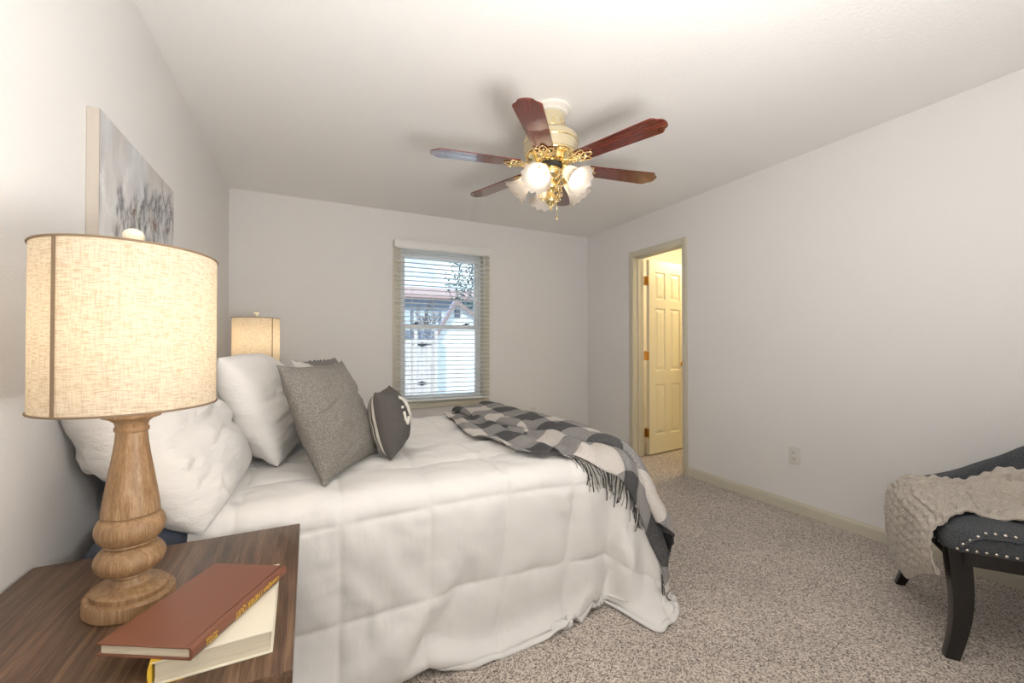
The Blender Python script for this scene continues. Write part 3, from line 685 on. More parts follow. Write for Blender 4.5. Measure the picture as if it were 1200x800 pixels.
def push_box(Q, P, lo, hi, r, mu=.35):
    lo = np.array(lo)+r; hi = np.array(hi)-r
    C_ = np.clip(Q, lo, hi); d = Q-C_; ln = np.sqrt((d*d).sum(-1)); ins = ln < r
    if not ins.any(): return Q
    deep = ins & (ln < 1e-6); n = d/np.maximum(ln, 1e-6)[..., None]; n[deep] = (0, 0, 1)
    N = np.where(deep[..., None], np.stack([Q[..., 0], Q[..., 1], np.full(ln.shape, hi[2]+r)], -1), C_+n*r)
    mv = N-P; tn = mv-(mv*n).sum(-1, keepdims=True)*n
    Q = Q.copy(); Q[ins] = (N-mu*tn)[ins]; return Q
def bed_push(Q, P):
    Q = push_box(Q, P, (-.5, BY0-.012, .0), (BX1_+.012, BY1+.012, BZ+.018), .075)
    z = Q[..., 2]; m = z < .012; Q[m] = np.concatenate([.8*Q[m][:, :2]+.2*P[m][:, :2], np.full((m.sum(), 1), .012)], -1)
    b = (Q[..., 0] < NSX+.03) & (Q[..., 1] < NSY1+.012) & (Q[..., 2] < NSZ+.01); Q[..., 1] = np.where(b, NSY1+.012, Q[..., 1])
    b = (Q[..., 1] > 3.0) & (Q[..., 0] < .62); Q[..., 1] = np.where(b, 3.0, Q[..., 1])
    Q[..., 1] = np.minimum(Q[..., 1], D-.08); return Q
CU0, CU1, CV0, CV1 = .24, BX1_+.56, BY0-.60, BY1+.58
def corner_scale(U, V):
    a = np.clip((U-BX1_+.02)/.36, 0, 1); b = np.clip(np.maximum(BY0+.02-V, V-BY1+.02)/.38, 0, 1); return 1-.36*np.minimum(a, b)**.8
CUg, CVg, CP = cloth(CU0, CU1, CV0, CV1, .0275, .70, bed_push, rs=corner_scale)
def upsample(P, k):
    """cubic (Catmull-Rom) refinement of a grid along both axes"""
    for ax in (0, 1):
        P = np.moveaxis(P, ax, 0); n = len(P); t = np.linspace(0, n-1, (n-1)*k+1); i = np.minimum(t.astype(int), n-2); f = (t-i).reshape((-1,)+(1,)*(P.ndim-1))
        g = lambda j: P[np.clip(j, 0, n-1)]
        a, b, c, d = g(i-1), g(i), g(i+1), g(i+2)
        P = .5*((2*b)+(c-a)*f+(2*a-5*b+4*c-d)*f**2+(3*b-a-3*c+d)*f**3); P = np.moveaxis(P, 0, ax)
    return P
def normals(P):
    n = np.cross(np.gradient(P, axis=0), np.gradient(P, axis=1)); return n/np.maximum(np.linalg.norm(n, axis=-1, keepdims=True), 1e-9)
def smooth_grid(P, k):
    for _ in range(k):
        Q = np.pad(P, ((1,1),(1,1),(0,0)), mode='edge'); P = (4*P+Q[:-2,1:-1]+Q[2:,1:-1]+Q[1:-1,:-2]+Q[1:-1,2:])/8
    return P
CP = smooth_grid(CP, 2); CF = upsample(CP, 4); CUf = upsample(CUg[..., None], 4)[..., 0]; CVf = upsample(CVg[..., None], 4)[..., 0]
def shape_corner(P):
    """the side panel tucks in before the foot; the hanging corner stays plump and close to the bed"""
    P = P.copy(); x, y, z = P[..., 0], P[..., 1], P[..., 2]; h = np.clip(1-z/.64, 0, 1)
    # side panel: how far it may stand off the mattress side at carpet level
    Lx = np.interp(x, [.3, 1.0, 1.4, 1.66, 1.77, 1.82, 1.90], [.085, .085, .065, .03, -.03, -.03, .0])
    out_ = BY0-y; lim = .012+(Lx-.012)*h**.7; side = np.clip((out_+.03)/.04, 0, 1)*np.clip((1.845-x)/.04, 0, 1)
    y2 = np.where(out_ > lim, BY0-(lim+.25*np.maximum(out_-lim, 0)*.2), y); y = y+(y2-y)*side
    cx_, cy_ = BX1_-.135, BY0+.05
    dx = x-cx_; dy = cy_-y; near = np.clip((dx+.01)/.07, 0, 1)*np.clip((dy+.35)/.25, 0, 1)
    ax_ = .170+.075*h**.7; ay_ = .064+.29*h**.75
    q = np.hypot(np.maximum(dx, 0)/ax_, np.maximum(dy, 0)/ay_)+1e-6; k = 1+(np.tanh(q*1.1)/q-1)*near
    bul = 1+.40*np.sin(PI*np.clip(h, 0, 1)**.8)*near
    P[..., 0] = np.where(dx > 0, cx_+dx*k*(1+(bul-1)*.55), x); P[..., 1] = np.where((dy > 0) & (dx > -.02), cy_-dy*k*bul, y)
    return P
CF = shape_corner(CF)
for _ in range(40):                                   # the hem falls in soft, not crumpled, folds
    wz = np.clip(1-CF[..., 2:3]/.22, 0, 1); CF = CF*(1-wz)+smooth_grid(CF, 1)*wz
CF = smooth_grid(CF, 6)
CN = normals(CF)
SP = .297                       # quilting pitch
def quilt(U, V):
    a = (U-.358)/SP; b = (V-1.50)/SP                 # seam lines at integers
    da = np.abs(a-np.round(a))*SP; db = np.abs(b-np.round(b))*SP
    pa = 1-np.exp(-(da/.028)**.85); pb = 1-np.exp(-(db/.028)**.85); puff = pa*pb
    wr = np.exp(-db/.05)*.5*vn(U*34, V*5, 3) + np.exp(-da/.05)*.5*vn(U*5, V*34, 5)
    return .017*puff + .007*wr + .006*fbm(U*5.5+V*3, V*6.5, 7, 3) + .004*vn(U*16+V*9, V*7, 9)
CN = smooth_grid(CN, 14); CN /= np.linalg.norm(CN, axis=-1, keepdims=True)
CTOP = CF + CN*quilt(CUf, CVf)[..., None]
CTOP[..., 2] = np.maximum(CTOP[..., 2], .006)
m_ = (CTOP[..., 0] < NSX+.012) & (CTOP[..., 2] < NSZ+.012); CTOP[..., 1] = np.where(m_, np.maximum(CTOP[..., 1], NSY1+.006), CTOP[..., 1])
mb = MB(); mb.grid(CTOP); comf = mb.build('comforter', M['comf'], smooth=True)
sm = comf.modifiers.new('thick', 'SOLIDIFY'); sm.thickness = .022; sm.offset = -1
tag(comf, 'white box-quilted comforter spread over the bed and hanging to the carpet', 'comforter')
CNT = normals(CTOP)
def on_comforter(u, v, lift):
    """point on the comforter's upper surface at rest coordinates (u,v), lifted along its normal"""
    n, m = CTOP.shape[:2]; fu = np.clip((np.asarray(u)-CU0)/(CU1-CU0)*(n-1), 0, n-1.001); fv = np.clip((np.asarray(v)-CV0)/(CV1-CV0)*(m-1), 0, m-1.001)
    i = fu.astype(int); j = fv.astype(int); a = (fu-i)[..., None]; b = (fv-j)[..., None]
    def s(G): return G[i, j]*(1-a)*(1-b)+G[i+1, j]*a*(1-b)+G[i, j+1]*(1-a)*b+G[i+1, j+1]*a*b
    N = s(CNS); return s(CTS) + N/np.linalg.norm(N, axis=-1, keepdims=True)*np.asarray(lift)[..., None]
CTS = smooth_grid(CTOP, 12); CNS = smooth_grid(CN, 20)

# ------------------------------------------------------------------ pillows
def pillow_mesh(w_, h_, t_, seed, n=72, pinch=.05, wr=1.0, ear=.0, rnd=0.0, plump=.5):
    """closed cushion in local coords: x = width, z = height (0 at centre), y = thickness; front towards -y"""
    u = np.linspace(-1, 1, n); u = np.sign(u)*(1-(1-np.abs(u))**1.35); Ug, Vg = np.meshgrid(u, u, indexing='ij')
    k = (1+ear*np.abs(Ug*Vg)**6)*(1-rnd*np.abs(Ug*Vg)**2.5)
    wob = .012*vn(Ug*2.5+seed, Vg*2.5, seed+3)
    X = w_/2*Ug*(1-pinch*(1-Vg**2))*k*(1+wob); Z = h_/2*Vg*(1-pinch*(1-Ug**2))*k*(1+wob)
    prof = (np.clip((1-np.abs(Ug)**2.6)*(1-np.abs(Vg)**2.6), 0, 1))**plump
    edge = np.clip(1-np.maximum(np.abs(Ug), np.abs(Vg)), 0, 1); e4 = np.minimum(1, edge*6)
    out = []
    for sg in (-1, 1):
        a = np.arctan2(Vg, Ug); rr = np.hypot(Ug, Vg)
        wrk = .05*fbm(Ug*2.0+seed, Vg*2.0+seed*2, seed+sg, 3)*e4
        rad = .06*vn(a*5+seed, rr*1.2, seed+7+sg)*np.clip(rr-.35, 0, 1)*e4
        w1 = vn(Ug*2.2+Vg*1.1+seed, Vg*4.2-Ug*1.3, seed+11+sg); w2 = vn(Ug*1.5-Vg*2.0, Vg*3.6+Ug*2.4+seed, seed+14+sg)
        cre = -.085*(np.clip(1-np.abs(w1)*2.2, 0, 1)**2.0)*np.clip(.4+vn(Ug*1.5, Vg*1.5+seed, seed+2), 0, 1)-.06*(np.clip(1-np.abs(w2)*2.4, 0, 1)**2)*np.clip(.3+vn(Ug*1.4+3, Vg*1.6+seed, seed+5), 0, 1)
        Y = sg*t_/2*(prof+wr*(wrk+rad+cre*e4))
        out.append(np.stack([X, Y, Z], -1))
    uv = np.stack([Ug*.5+.5, Vg*.5+.5], -1)
    return out[0], out[1], uv
def frame(c, a, b):
    a = Vector(a).normalized(); b = Vector(b); b = (b-a*b.dot(a)).normalized(); n = a.cross(b)   # n: front normal = a x b
    return Matrix((( a.x, -n.x, b.x, c[0]), (a.y, -n.y, b.y, c[1]), (a.z, -n.z, b.z, c[2]), (0, 0, 0, 1)))
def put(P, Mx):
    A = np.array(Mx); return P @ A[:3,:3].T + A[:3,3]
def pillow(name, c, a, b, w_, h_, t_, seed, m, label, cat='pillow', group=None, **k):
    Mx = frame(c, a, b); F, Bk, uv = pillow_mesh(w_, h_, t_, seed, **k); mb = MB(); mb.grid(put(F, Mx)); mb.grid(put(Bk, Mx))
    o = mb.build(name, m, smooth=True, weld=True); tag(o, label, cat, group); return o, Mx, F, Bk, uv
pillow('bed_pillow', (.185, 1.80, .815), (0, 1, 0), (-.56, 0, .83), .74, .53, .32, 2, M['sheet'], 'white pillow leaning on the left wall right behind the near lamp', wr=1.5, rnd=.05, pinch=.03)
pillow('bed_pillow', (.195, 2.66, .815), (0, 1, 0), (-.56, 0, .83), .66, .50, .22, 6, M['sheet'], 'white pillow leaning on the wall beside the far lamp', rnd=.1, pinch=.02)
pillow('bed_pillow', (.415, 2.28, .875), (.10, 1, 0), (-.42, .04, .90), .68, .50, .27, 9, M['sheet'], 'upright white pillow behind the grey woven cushion', wr=1.5, rnd=.02, pinch=.03)
pillow('throw_cushion', (.70, 2.27, .872), (.42, .90, 0), (-.33, .17, .92), .46, .43, .16, 13, M['plaid_cush'], 'pale patterned cushion with a tassel peeking out behind the grey cushion', 'cushion', ear=.05)
GC, GM, GF, GB, GUV = pillow('throw_cushion', (.69, 1.855, .858), (.51, .86, 0), (-.33, .18, .92), .44, .435, .17, 17, M['graypillow'], 'square grey woven cushion leaning on the upright white pillow', 'cushion', ear=.08, pinch=.02, wr=1.1)
# small lettered cushion: charcoal front, ticking back
SCU = thing('small_cushion', (.915, 1.985, .66), 'small charcoal cushion with white letters and striped back', 'cushion'); 
SMx = frame((.935, 1.985, .80), (.33, .944, 0), (-.20, .09, .97)); F, Bk, uv = pillow_mesh(.32, .285, .17, 21, ear=.05, pinch=.03, wr=.45)
mb = MB(); mb.grid(put(F, SMx), uv=uv); subd(mb.build('front', M['darkfab'], SCU, smooth=True), 1)
mb = MB(); mb.grid(put(Bk, SMx), uv=uv); subd(tag(mb.build('back', M['stripe'], SCU, smooth=True), 'cream and charcoal striped back'), 1)
def on_front(x, z, lift=.004):
    """point on the small cushion's front at local x (width), z (height)"""
    i = np.argmin((F[..., 0]-x)**2+(F[..., 2]-z)**2); p = F.reshape(-1, 3)[i].copy(); d2 = (F[..., 0]-x)**2+(F[..., 2]-z)**2
    wts = 1/(d2.ravel()+1e-5)**2; y = (wts*F[..., 1].ravel()).sum()/wts.sum(); return put(np.array([x, y-lift, z]), SMx)
def felt_stroke(pts, r=.0065):
    mb = MB(); P = [on_front(*p) for p in pts]; mb.tube(P, r, 8); mb.build('felt_letter', M['felt'], SCU, smooth=True)
felt_stroke([(-.072, .030), (-.074, -.002), (-.066, -.024), (-.050, -.030), (-.036, -.020), (-.032, .0)])
felt_stroke([(-.072, .056), (-.072, .046)])
felt_stroke([(-.04, .095), (-.012, .085), (.012, .06), (.022, .03), (.024, -.01)], .007)
felt_stroke([(.06, .07), (.062, .03), (.064, -.02)], .007)
# tassel on the patterned cushion
PM = frame((.70, 2.27, .872), (.42, .90, 0), (-.33, .17, .92)); T0 = Vector(put(np.array([.06, 0, .205]), PM))
TS = MB(); TS.lathe([(.002, -.004), (.006, 0), (.007, .006), (.004, .011), (.002, .013)], 10, T0)
for k in range(14):
    a = k*2.4; TS.tube([T0+Vector((.002*math.cos(a), .002*math.sin(a), .010)), T0+Vector((.008*math.cos(a), .008*math.sin(a), .020)), T0+Vector((.013*math.cos(a)+.004, .013*math.sin(a), .022+.006*math.cos(k)))], .0022, 5)
TR = MB(); tp = [put(np.array([x, -.002, .205+.004*math.sin(x*160)]), PM) for x in np.linspace(-.10, .17, 40)]; TR.tube(tp, [.004+.002*math.sin(k*1.9) for k in range(40)], 6)
cush = [o for o in COL.objects if o.get('label', '').startswith('pale patterned')][0]
TS.build('tassel', M['felt'], cush); tag(TR.build('braid_trim', mat('navy_braid', (.05, .06, .09), .9), cush, smooth=True), 'dark navy braid')

# ------------------------------------------------------------------ ceiling fan with five lights
FX, FY, FZ = 1.79, 1.96, 2.129
FAN = thing('ceiling_fan', (FX, FY, H), 'cream and gold ceiling fan with six glossy rosewood blades and five lit shades', 'ceiling fan')
c = (FX, FY, 0)
mb = MB(); mb.lathe([(.112, H), (.112, H-.012), (.104, H-.020), (.092, H-.024), (.090, H-.032), (.076, H-.036)], 48, c); mb.build('canopy', M['white_enamel'], FAN, smooth=True, angle=30)
mb = MB(); mb.lathe([(.076, H-.034), (.074, H-.06), (.074, H-.125), (.084, H-.135), (.110, H-.142), (.138, H-.150), (.148, H-.162), (.150, H-.185), (.150, H-.235), (.144, H-.250)], 64, c); mb.build('motor_housing', M['cream_metal'], FAN, smooth=True, angle=30)
mb = MB(); mb.lathe([(.1515, H-.188), (.1535, H-.191), (.1535, H-.195), (.1515, H-.198)], 64, c, caps=False); mb.lathe([(.0755, H-.104), (.078, H-.108), (.0755, H-.112)], 48, c, caps=False)
for k in range(10):
    a = 2*PI*k/10; ct = Vector((FX+.0755*math.cos(a), FY+.0755*math.sin(a), H-.085)); tv = Vector((-math.sin(a), math.cos(a), 0))
    mb.tube([ct+tv*.010*math.cos(q)+Vector((0,0,.012*math.sin(q))) for q in np.linspace(0, 2*PI, 12)], .0018, 5)
mb.build('gold_banding', M['gold'], FAN, smooth=True)
mb = MB(); mb.lathe([(.144, H-.250), (.140, H-.262), (.118, H-.272), (.106, H-.276), (.100, H-.290), (.075, H-.300), (.060, H-.305)], 64, c)
for k in range(18):
    a = 2*PI*k/18; ct = Vector((FX+.129*math.cos(a), FY+.129*math.sin(a), H-.268)); rv = Vector((math.cos(a), math.sin(a), 0)); tv = Vector((-math.sin(a), math.cos(a), 0))
    mb.tube([ct+tv*.013*math.cos(q)+rv*.012*math.sin(q) for q in np.linspace(0, 2*PI, 12)], .0022, 5)
mb.build('filigree_plate', M['gold'], FAN, smooth=True)
mb = MB(); mb.lathe([(.062, H-.300), (.062, H-.318), (.05, H-.325)], 32, c); mb.build('flywheel', M['dark'], FAN)
# blades and blade irons (built once at angle 0, then copied around)
def blade_parts():
    xs = np.linspace(.185, .645, 24); n = len(xs); out = []
    tipw = []
    top = []; bot = []
    def hw(x):
        t = (x-.185)/.46
        return .052+.015*t
    # outline with ogee corners
    out = [(x, hw(x)) for x in xs[:-3]]
    xe = .645; w0 = hw(.60)
    out += [(.605, w0), (.612, w0-.002), (.622, w0-.010), (.630, w0-.022), (.640, w0-.028), (.650, w0-.036), (.655, w0-.050), (.657, 0)]
    poly = out + [(x, -y) for x, y in out[::-1][1:]]
    r0 = [(.185, .052), (.180, .035), (.178, 0)]
    th_ = .006; pt = R(6)
    def T(x, y, z): return (x, y*math.cos(pt)+z*math.sin(pt), -y*math.sin(pt)+z*math.cos(pt))
    mb = MB(); N = len(poly); V = [T(x, y, th_/2) for x, y in poly]+[T(x, y, -th_/2) for x, y in poly]
    mb.add(V, [tuple(range(N)), tuple(range(N, 2*N))[::-1]]+[(i, (i+1) % N, N+(i+1) % N, N+i) for i in range(N)])
    ir = MB(); zz = -.0075
    def loop(cx_, cy_, rx, ry, rot, rad=.0035):
        pts = []
        for q in np.linspace(0, 2*PI, 22):
            lx = rx*math.cos(q); ly = ry*math.sin(q)*(1-.35*math.cos(q)); pts.append(T(cx_+lx*math.cos(rot)-ly*math.sin(rot), cy_+lx*math.sin(rot)+ly*math.cos(rot), zz))
        ir.tube(pts, rad, 6, caps=False)
    loop(.232, 0, .034, .020, 0, .0042); loop(.212, .030, .030, .017, .55, .004); loop(.212, -.030, .030, .017, -.55, .004)
    loop(.178, .026, .018, .011, 1.2); loop(.178, -.026, .018, .011, -1.2); loop(.150, .017, .016, .010, .3); loop(.150, -.017, .016, .010, -.3)
    ir.tube([(.055, 0, .012), (.09, 0, .004), (.13, 0, -.004), (.17, 0, -.007), (.20, 0, -.0075)], [.011, .010, .008, .0065, .005], 8)
    for x, y in ((.226, 0), (.205, .026), (.205, -.026)): ir.lathe([(.001, -.014), (.006, -.012), (.007, -.006), (.007, -.003)], 12, T(x, y, 0))
    return mb, ir
bmb, imb = blade_parts()
b0 = bmb.build('fan_blade', M['rosewood'], FAN, world=False, bevel=.0015, seg=1); i0 = imb.build('blade_iron', M['gold'], FAN, world=False, smooth=True)
for k in range(6):
    ang = 2.959 - k*PI/3
    for src in (b0, i0):
        o = src if k == 0 else src.copy()
        if k: COL.objects.link(o)
        o.parent = FAN; o.location = (0, 0, FZ-H); o.rotation_euler = (0, 0, ang)
# light kit
mb = MB(); mb.lathe([(.050, 2.118), (.058, 2.108), (.060, 2.085), (.052, 2.070), (.034, 2.062), (.030, 2.050), (.036, 2.040), (.044, 2.028), (.046, 2.010), (.038, 1.998), (.024, 1.992), (.020, 1.980), (.026, 1.968), (.034, 1.955), (.036, 1.942), (.030, 1.928), (.016, 1.915), (.007, 1.908), (.006, 1.898), (.009, 1.892), (.002, 1.884)], 36, c)
mb.build('light_kit_body', M['gold'], FAN, smooth=True, angle=50)
SHA = [-71, -143, 1, 73, 145]
def shade_mesh(ax, o0):
    zax = Vector(ax).normalized(); xa = zax.orthogonal().normalized(); ya = zax.cross(xa); RM = Matrix((xa, ya, zax)).transposed()
    prof = [(.022, 0), (.030, .006), (.037, .020), (.041, .040), (.044, .062), (.050, .082), (.060, .100), (.073, .116), (.081, .124)]
    n = 72; rows = []
    for r, z in prof:
        k = max(0, (z-.05)/.075); rows.append([tuple(RM @ Vector(((r*(1+.05*k*math.cos(12*2*PI*j/n)))*math.cos(2*PI*j/n), (r*(1+.05*k*math.cos(12*2*PI*j/n)))*math.sin(2*PI*j/n), z+.004*k*math.cos(12*2*PI*j/n)))+Vector(o0)) for j in range(n)])
    mb = MB(); mb.grid(rows, closed=True); return mb, RM
for k, ang in enumerate(SHA):
    a = R(ang); d = Vector((math.cos(a), math.sin(a), 0)); o0 = Vector((FX, FY, 0))
    arm = MB(); P = [o0+d*r+Vector((0, 0, z)) for r, z in ((.040, 2.030), (.060, 2.026), (.080, 2.040), (.092, 2.062), (.098, 2.080))]
    arm.tube(P, .006, 8)
    sc = [o0+d*(.066+(.020-.0014*q)*math.cos(.9+q*.62))+Vector((0, 0, 1.985+(.020-.0014*q)*math.sin(.9+q*.62))) for q in range(13)]; arm.tube(sc, .0035, 6)
    sc = [o0+d*(.052+(.015-.001*q)*math.cos(3+q*.62))+Vector((0, 0, 1.957+(.015-.001*q)*math.sin(3+q*.62))) for q in range(12)]; arm.tube(sc, .003, 6)
    arm.build('light_arm', M['gold'], FAN, smooth=True)
    ax = (d*.75+Vector((0, 0, -.66))).normalized(); p0 = o0+d*.098+Vector((0, 0, 2.083))
    smb, RM = shade_mesh(ax, p0+ax*.012)
    ho = MB(); ho.lathe([(.010, -.012), (.024, -.006), (.030, .004), (.030, .018), (.027, .022)], 24, p0, mat=RM); ho.build('shade_holder', M['gold'], FAN, smooth=True, angle=40)
    s = smb.build('glass_shade', M['frost'], FAN, smooth=True); 
    bl = MB(); bl.lathe([(.010, .02), (.012, .035), (.022, .055), (.026, .070), (.023, .084), (.013, .094), (.001, .097)], 20, p0, mat=RM); tag(bl.build('bulb', M['fanbulb'], FAN, smooth=True), 'glowing round bulb')
for dx, dy, z1, nm in ((.020, -.030, 1.826, 'pull_chain'), (-.012, -.038, 1.892, 'pull_chain')):
    mb = MB(); mb.tube([(FX+dx, FY+dy, 2.0), (FX+dx, FY+dy, z1+.02)], .0016, 6); mb.lathe([(.002, z1+.024), (.006, z1+.014), (.0065, z1+.006), (.003, z1)], 12, (FX+dx, FY+dy, 0)); mb.build(nm, M['gold'], FAN, smooth=True)

# ------------------------------------------------------------------ wall canvas
AY0, AY1, AZ0, AZ1, AT = 1.655, 2.41, 1.26, 1.853, .030
ART = thing('wall_art', (0.001, (AY0+AY1)/2, (AZ0+AZ1)/2), 'floral canvas in greys hanging on the left wall above the near lamp', 'wall art')
mb = MB(); mb.box((.001, AY0, AZ0), (AT, AY1, AZ1)); mb.build('canvas_edge', mat('cream_canvas_edge', (.52, .47, .41), .85), ART)
def art_colors(ny, nz):
    yy, zz = np.meshgrid(np.linspace(0, 1, ny), np.linspace(0, 1, nz), indexing='ij'); 
    colr = np.empty((ny, nz, 3)); base = np.array([.62, .61, .60])
    t = fbm(yy*14, zz*3, 3, 4)[..., None]; colr[:] = base + .10*t
    cool = np.clip(fbm(yy*3+5, zz*2, 8, 3), 0, 1)[..., None]; colr = colr*(1-.5*cool)+np.array([.50, .54, .60])*.5*cool
    warm = np.clip(fbm(yy*5+9, zz*3+2, 12, 3), 0, 1)[..., None]; colr = colr*(1-.5*warm)+np.array([.50, .42, .36])*.5*warm
    rr = random.Random(12)
    def stroke(y0, z0, ln, ang, wd, cl, al):
        c_, s_ = math.cos(ang), math.sin(ang); u = (yy-y0)*c_+(zz-z0)*s_*.8; v = -(yy-y0)*s_+(zz-z0)*c_*.8
        m = np.exp(-(u/ln)**4)*np.exp(-((v+.25*u*u/ln)/wd)**2)*al; m = (m*(.65+.5*vn(yy*90, zz*70, 5)))[..., None].clip(0, 1)
        colr[:] = colr*(1-m)+np.array(cl)*m
    for _ in range(26): stroke(rr.random(), rr.random()*.8, rr.uniform(.05, .12), rr.uniform(.9, 2.2), rr.uniform(.015, .04), (.78, .78, .78), .8)
    for _ in range(150):
        y0 = rr.uniform(.14, 1); z0 = rr.uniform(.22, .56+.36*min(1, y0*1.2))
        stroke(y0, z0, rr.uniform(.03, .085), rr.uniform(.9, 2.3), rr.uniform(.006, .017), rr.choice([(.09,.09,.10), (.22,.22,.24), (.30,.30,.33), (.16,.15,.15)]), rr.uniform(.8, 1.0))
    for y0, z0 in ((.36, .60), (.64, .62), (.68, .60), (.30, .30), (.88, .66)):
        for q in range(4): stroke(y0+rr.uniform(-.015,.015), z0+rr.uniform(-.02,.02), .022, rr.uniform(.8, 2.2), .009, (.20, .11, .08), .85)
    return colr.clip(0, 1)
ny, nz = 230, 180; yy, zz = np.meshgrid(np.linspace(AY0, AY1, ny), np.linspace(AZ0, AZ1, nz), indexing='ij')
mb = MB(); mb.grid(np.stack([np.full_like(yy, AT+.001)+.0006*vn(yy*150, zz*60, 2), yy, zz], -1)); pf = mb.build('painting', mat('painted_canvas', (.6, .6, .6), .8), ART, smooth=True)
ca = pf.data.color_attributes.new('paint', 'FLOAT_COLOR', 'POINT'); cc = np.concatenate([art_colors(ny, nz).reshape(-1, 3), np.ones((ny*nz, 1))], -1).astype(np.float32); ca.data.foreach_set('color', cc.ravel())
mm = pf.data.materials[0]; at = mm.node_tree.nodes.new('ShaderNodeVertexColor'); at.layer_name = 'paint'; mm.node_tree.links.new(at.outputs[0], mm.node_tree.nodes['Principled BSDF'].inputs['Base Color'])

# ------------------------------------------------------------------ plaid throw over the foot of the bed
def spline(pts, t):
    """Catmull-Rom through (param, values...) rows"""
    A = np.array(pts, float); k = A[:, 0]; out = []
    t = np.asarray(t); i = np.clip(np.searchsorted(k, t, side='right')-1, 0, len(k)-2); f = (t-k[i])/(k[i+1]-k[i]); f = f[..., None]
    B = A[:, 1:]; g = lambda j: B[np.clip(j, 0, len(k)-1)]
    a, b, c_, d = g(i-1), g(i), g(i+1), g(i+2)
    return .5*((2*b)+(c_-a)*f+(2*a-5*b+4*c_-d)*f**2+(3*b-a-3*c_+d)*f**3)
NEAR = [(0, 1.335, 1.72), (.10, 1.42, 1.63), (.20, 1.53, 1.645), (.32, 1.63, 1.56), (.45, 1.77, 1.53), (.56, 1.84, 1.47), (.66, 1.895, 1.40), (.76, 1.98, 1.35), (.86, 2.07, 1.29), (.94, 2.16, 1.20), (1, 2.23, 1.12)]
FAR = [(0, 1.36, 2.78), (.10, 1.42, 2.83), (.20, 1.50, 2.86), (.32, 1.58, 2.87), (.45, 1.66, 2.87), (.56, 1.75, 2.86), (.68, 1.86, 2.84), (.80, 1.96, 2.82), (.90, 2.08, 2.80), (1, 2.20, 2.78)]
ns, nt_ = 150, 170
sg, tg = np.meshgrid(np.linspace(0, 1, ns), np.linspace(0, 1, nt_), indexing='ij')
nr, fr = spline(NEAR, sg), spline(FAR, sg)
def throw_uv(s, t, nr, fr):
    P = fr*(1-t[..., None])+nr*t[..., None]
    P[..., 0] += .035*np.sin(t*7.0+1)*np.exp(-((s-.05)/.12)**2) + .02*np.sin(t*9+s*5)*np.exp(-((s-.5)/.3)**2); return P
PU = throw_uv(sg, tg, nr, fr)
def ridge(c_, w_, h_): return h_*np.exp(-((sg-c_)/w_)**2)
hang = np.clip((PU[..., 0]-(BX1_-.06))/.10, 0, 1)
lift = .016 + ridge(.04+.03*np.sin(tg*6), .035, .016) + ridge(.20+.05*np.sin(tg*4+1), .045, .030) + ridge(.36+.04*np.sin(tg*3.4+.5), .035, .024)*(1-.5*hang) + 0 + .008*fbm(sg*9, tg*6, 4, 2)
lift = np.maximum(lift + .006*vn(sg*26, tg*5, 6), .012)
TP = on_comforter(PU[..., 0], PU[..., 1], lift); TP[..., 2] = np.maximum(TP[..., 2], .015)
tex = np.stack([(PU[..., 0]+.06*np.sin(sg*11))/.27 + .15*tg, (PU[..., 1])/.30 + .20*np.sin(sg*9)], -1)
THR = MB().grid(TP, uv=tex).build('throw_blanket', M['plaid'], smooth=True); tm = THR.modifiers.new('thick', 'SOLIDIFY'); tm.thickness = .005; tm.offset = 0
tag(THR, 'grey and white plaid throw with fringe draped over the foot of the bed', 'throw blanket')
LEFT2 = [(0, 1.47, 2.87), (.25, 1.55, 2.44), (.5, 1.645, 2.02), (.7, 1.735, 1.74), (.84, 1.83, 1.575), (.92, 1.90, 1.50), (1, 1.97, 1.43)]
RGT2 = [(0, 2.20, 2.80), (.25, 2.20, 2.40), (.5, 2.20, 2.0), (.7, 2.19, 1.70), (.84, 2.18, 1.50), (.92, 2.18, 1.40), (1, 2.18, 1.30)]
s2, t2 = np.meshgrid(np.linspace(0, 1, 90)**1.3, np.linspace(0, 1, 150), indexing='ij'); l2, r2 = spline(LEFT2, t2), spline(RGT2, t2); l2[..., 0] += .014*np.sin(t2*17)+.01*np.sin(t2*31+1)
Q2 = l2*(1-s2[..., None])+r2*s2[..., None]; dl = np.hypot(*(Q2-l2).transpose(2, 0, 1))
lf2 = .021+.036*np.sqrt(np.clip(1-(1-np.clip(dl/.045, 0, 1))**2, 0, 1)) + .018*np.exp(-((s2-.30-.06*np.sin(t2*5))/.07)**2)+.010*fbm(s2*8, t2*6, 11, 2)*np.clip(dl/.05, 0, 1); lf2 = lf2*(1-.55*np.clip((Q2[..., 0]-BX1_)/.2, 0, 1))
P2 = on_comforter(Q2[..., 0], Q2[..., 1], lf2); P2[..., 2] = np.maximum(P2[..., 2], .02)
fl = MB().grid(P2, uv=np.stack([Q2[..., 0]/.27+.31+.1*np.sin(t2*4), Q2[..., 1]/.30+.22+.12*np.sin(s2*5)], -1)).build('folded_layer', M['plaid'], THR, smooth=True)
tm = fl.modifiers.new('thick', 'SOLIDIFY'); tm.thickness = .005; tm.offset = 0
M['fringe_d'] = mat('dark_fringe', (.06, .058, .055), .95); M['fringe_l'] = mat('light_fringe', (.50, .47, .43), .95)
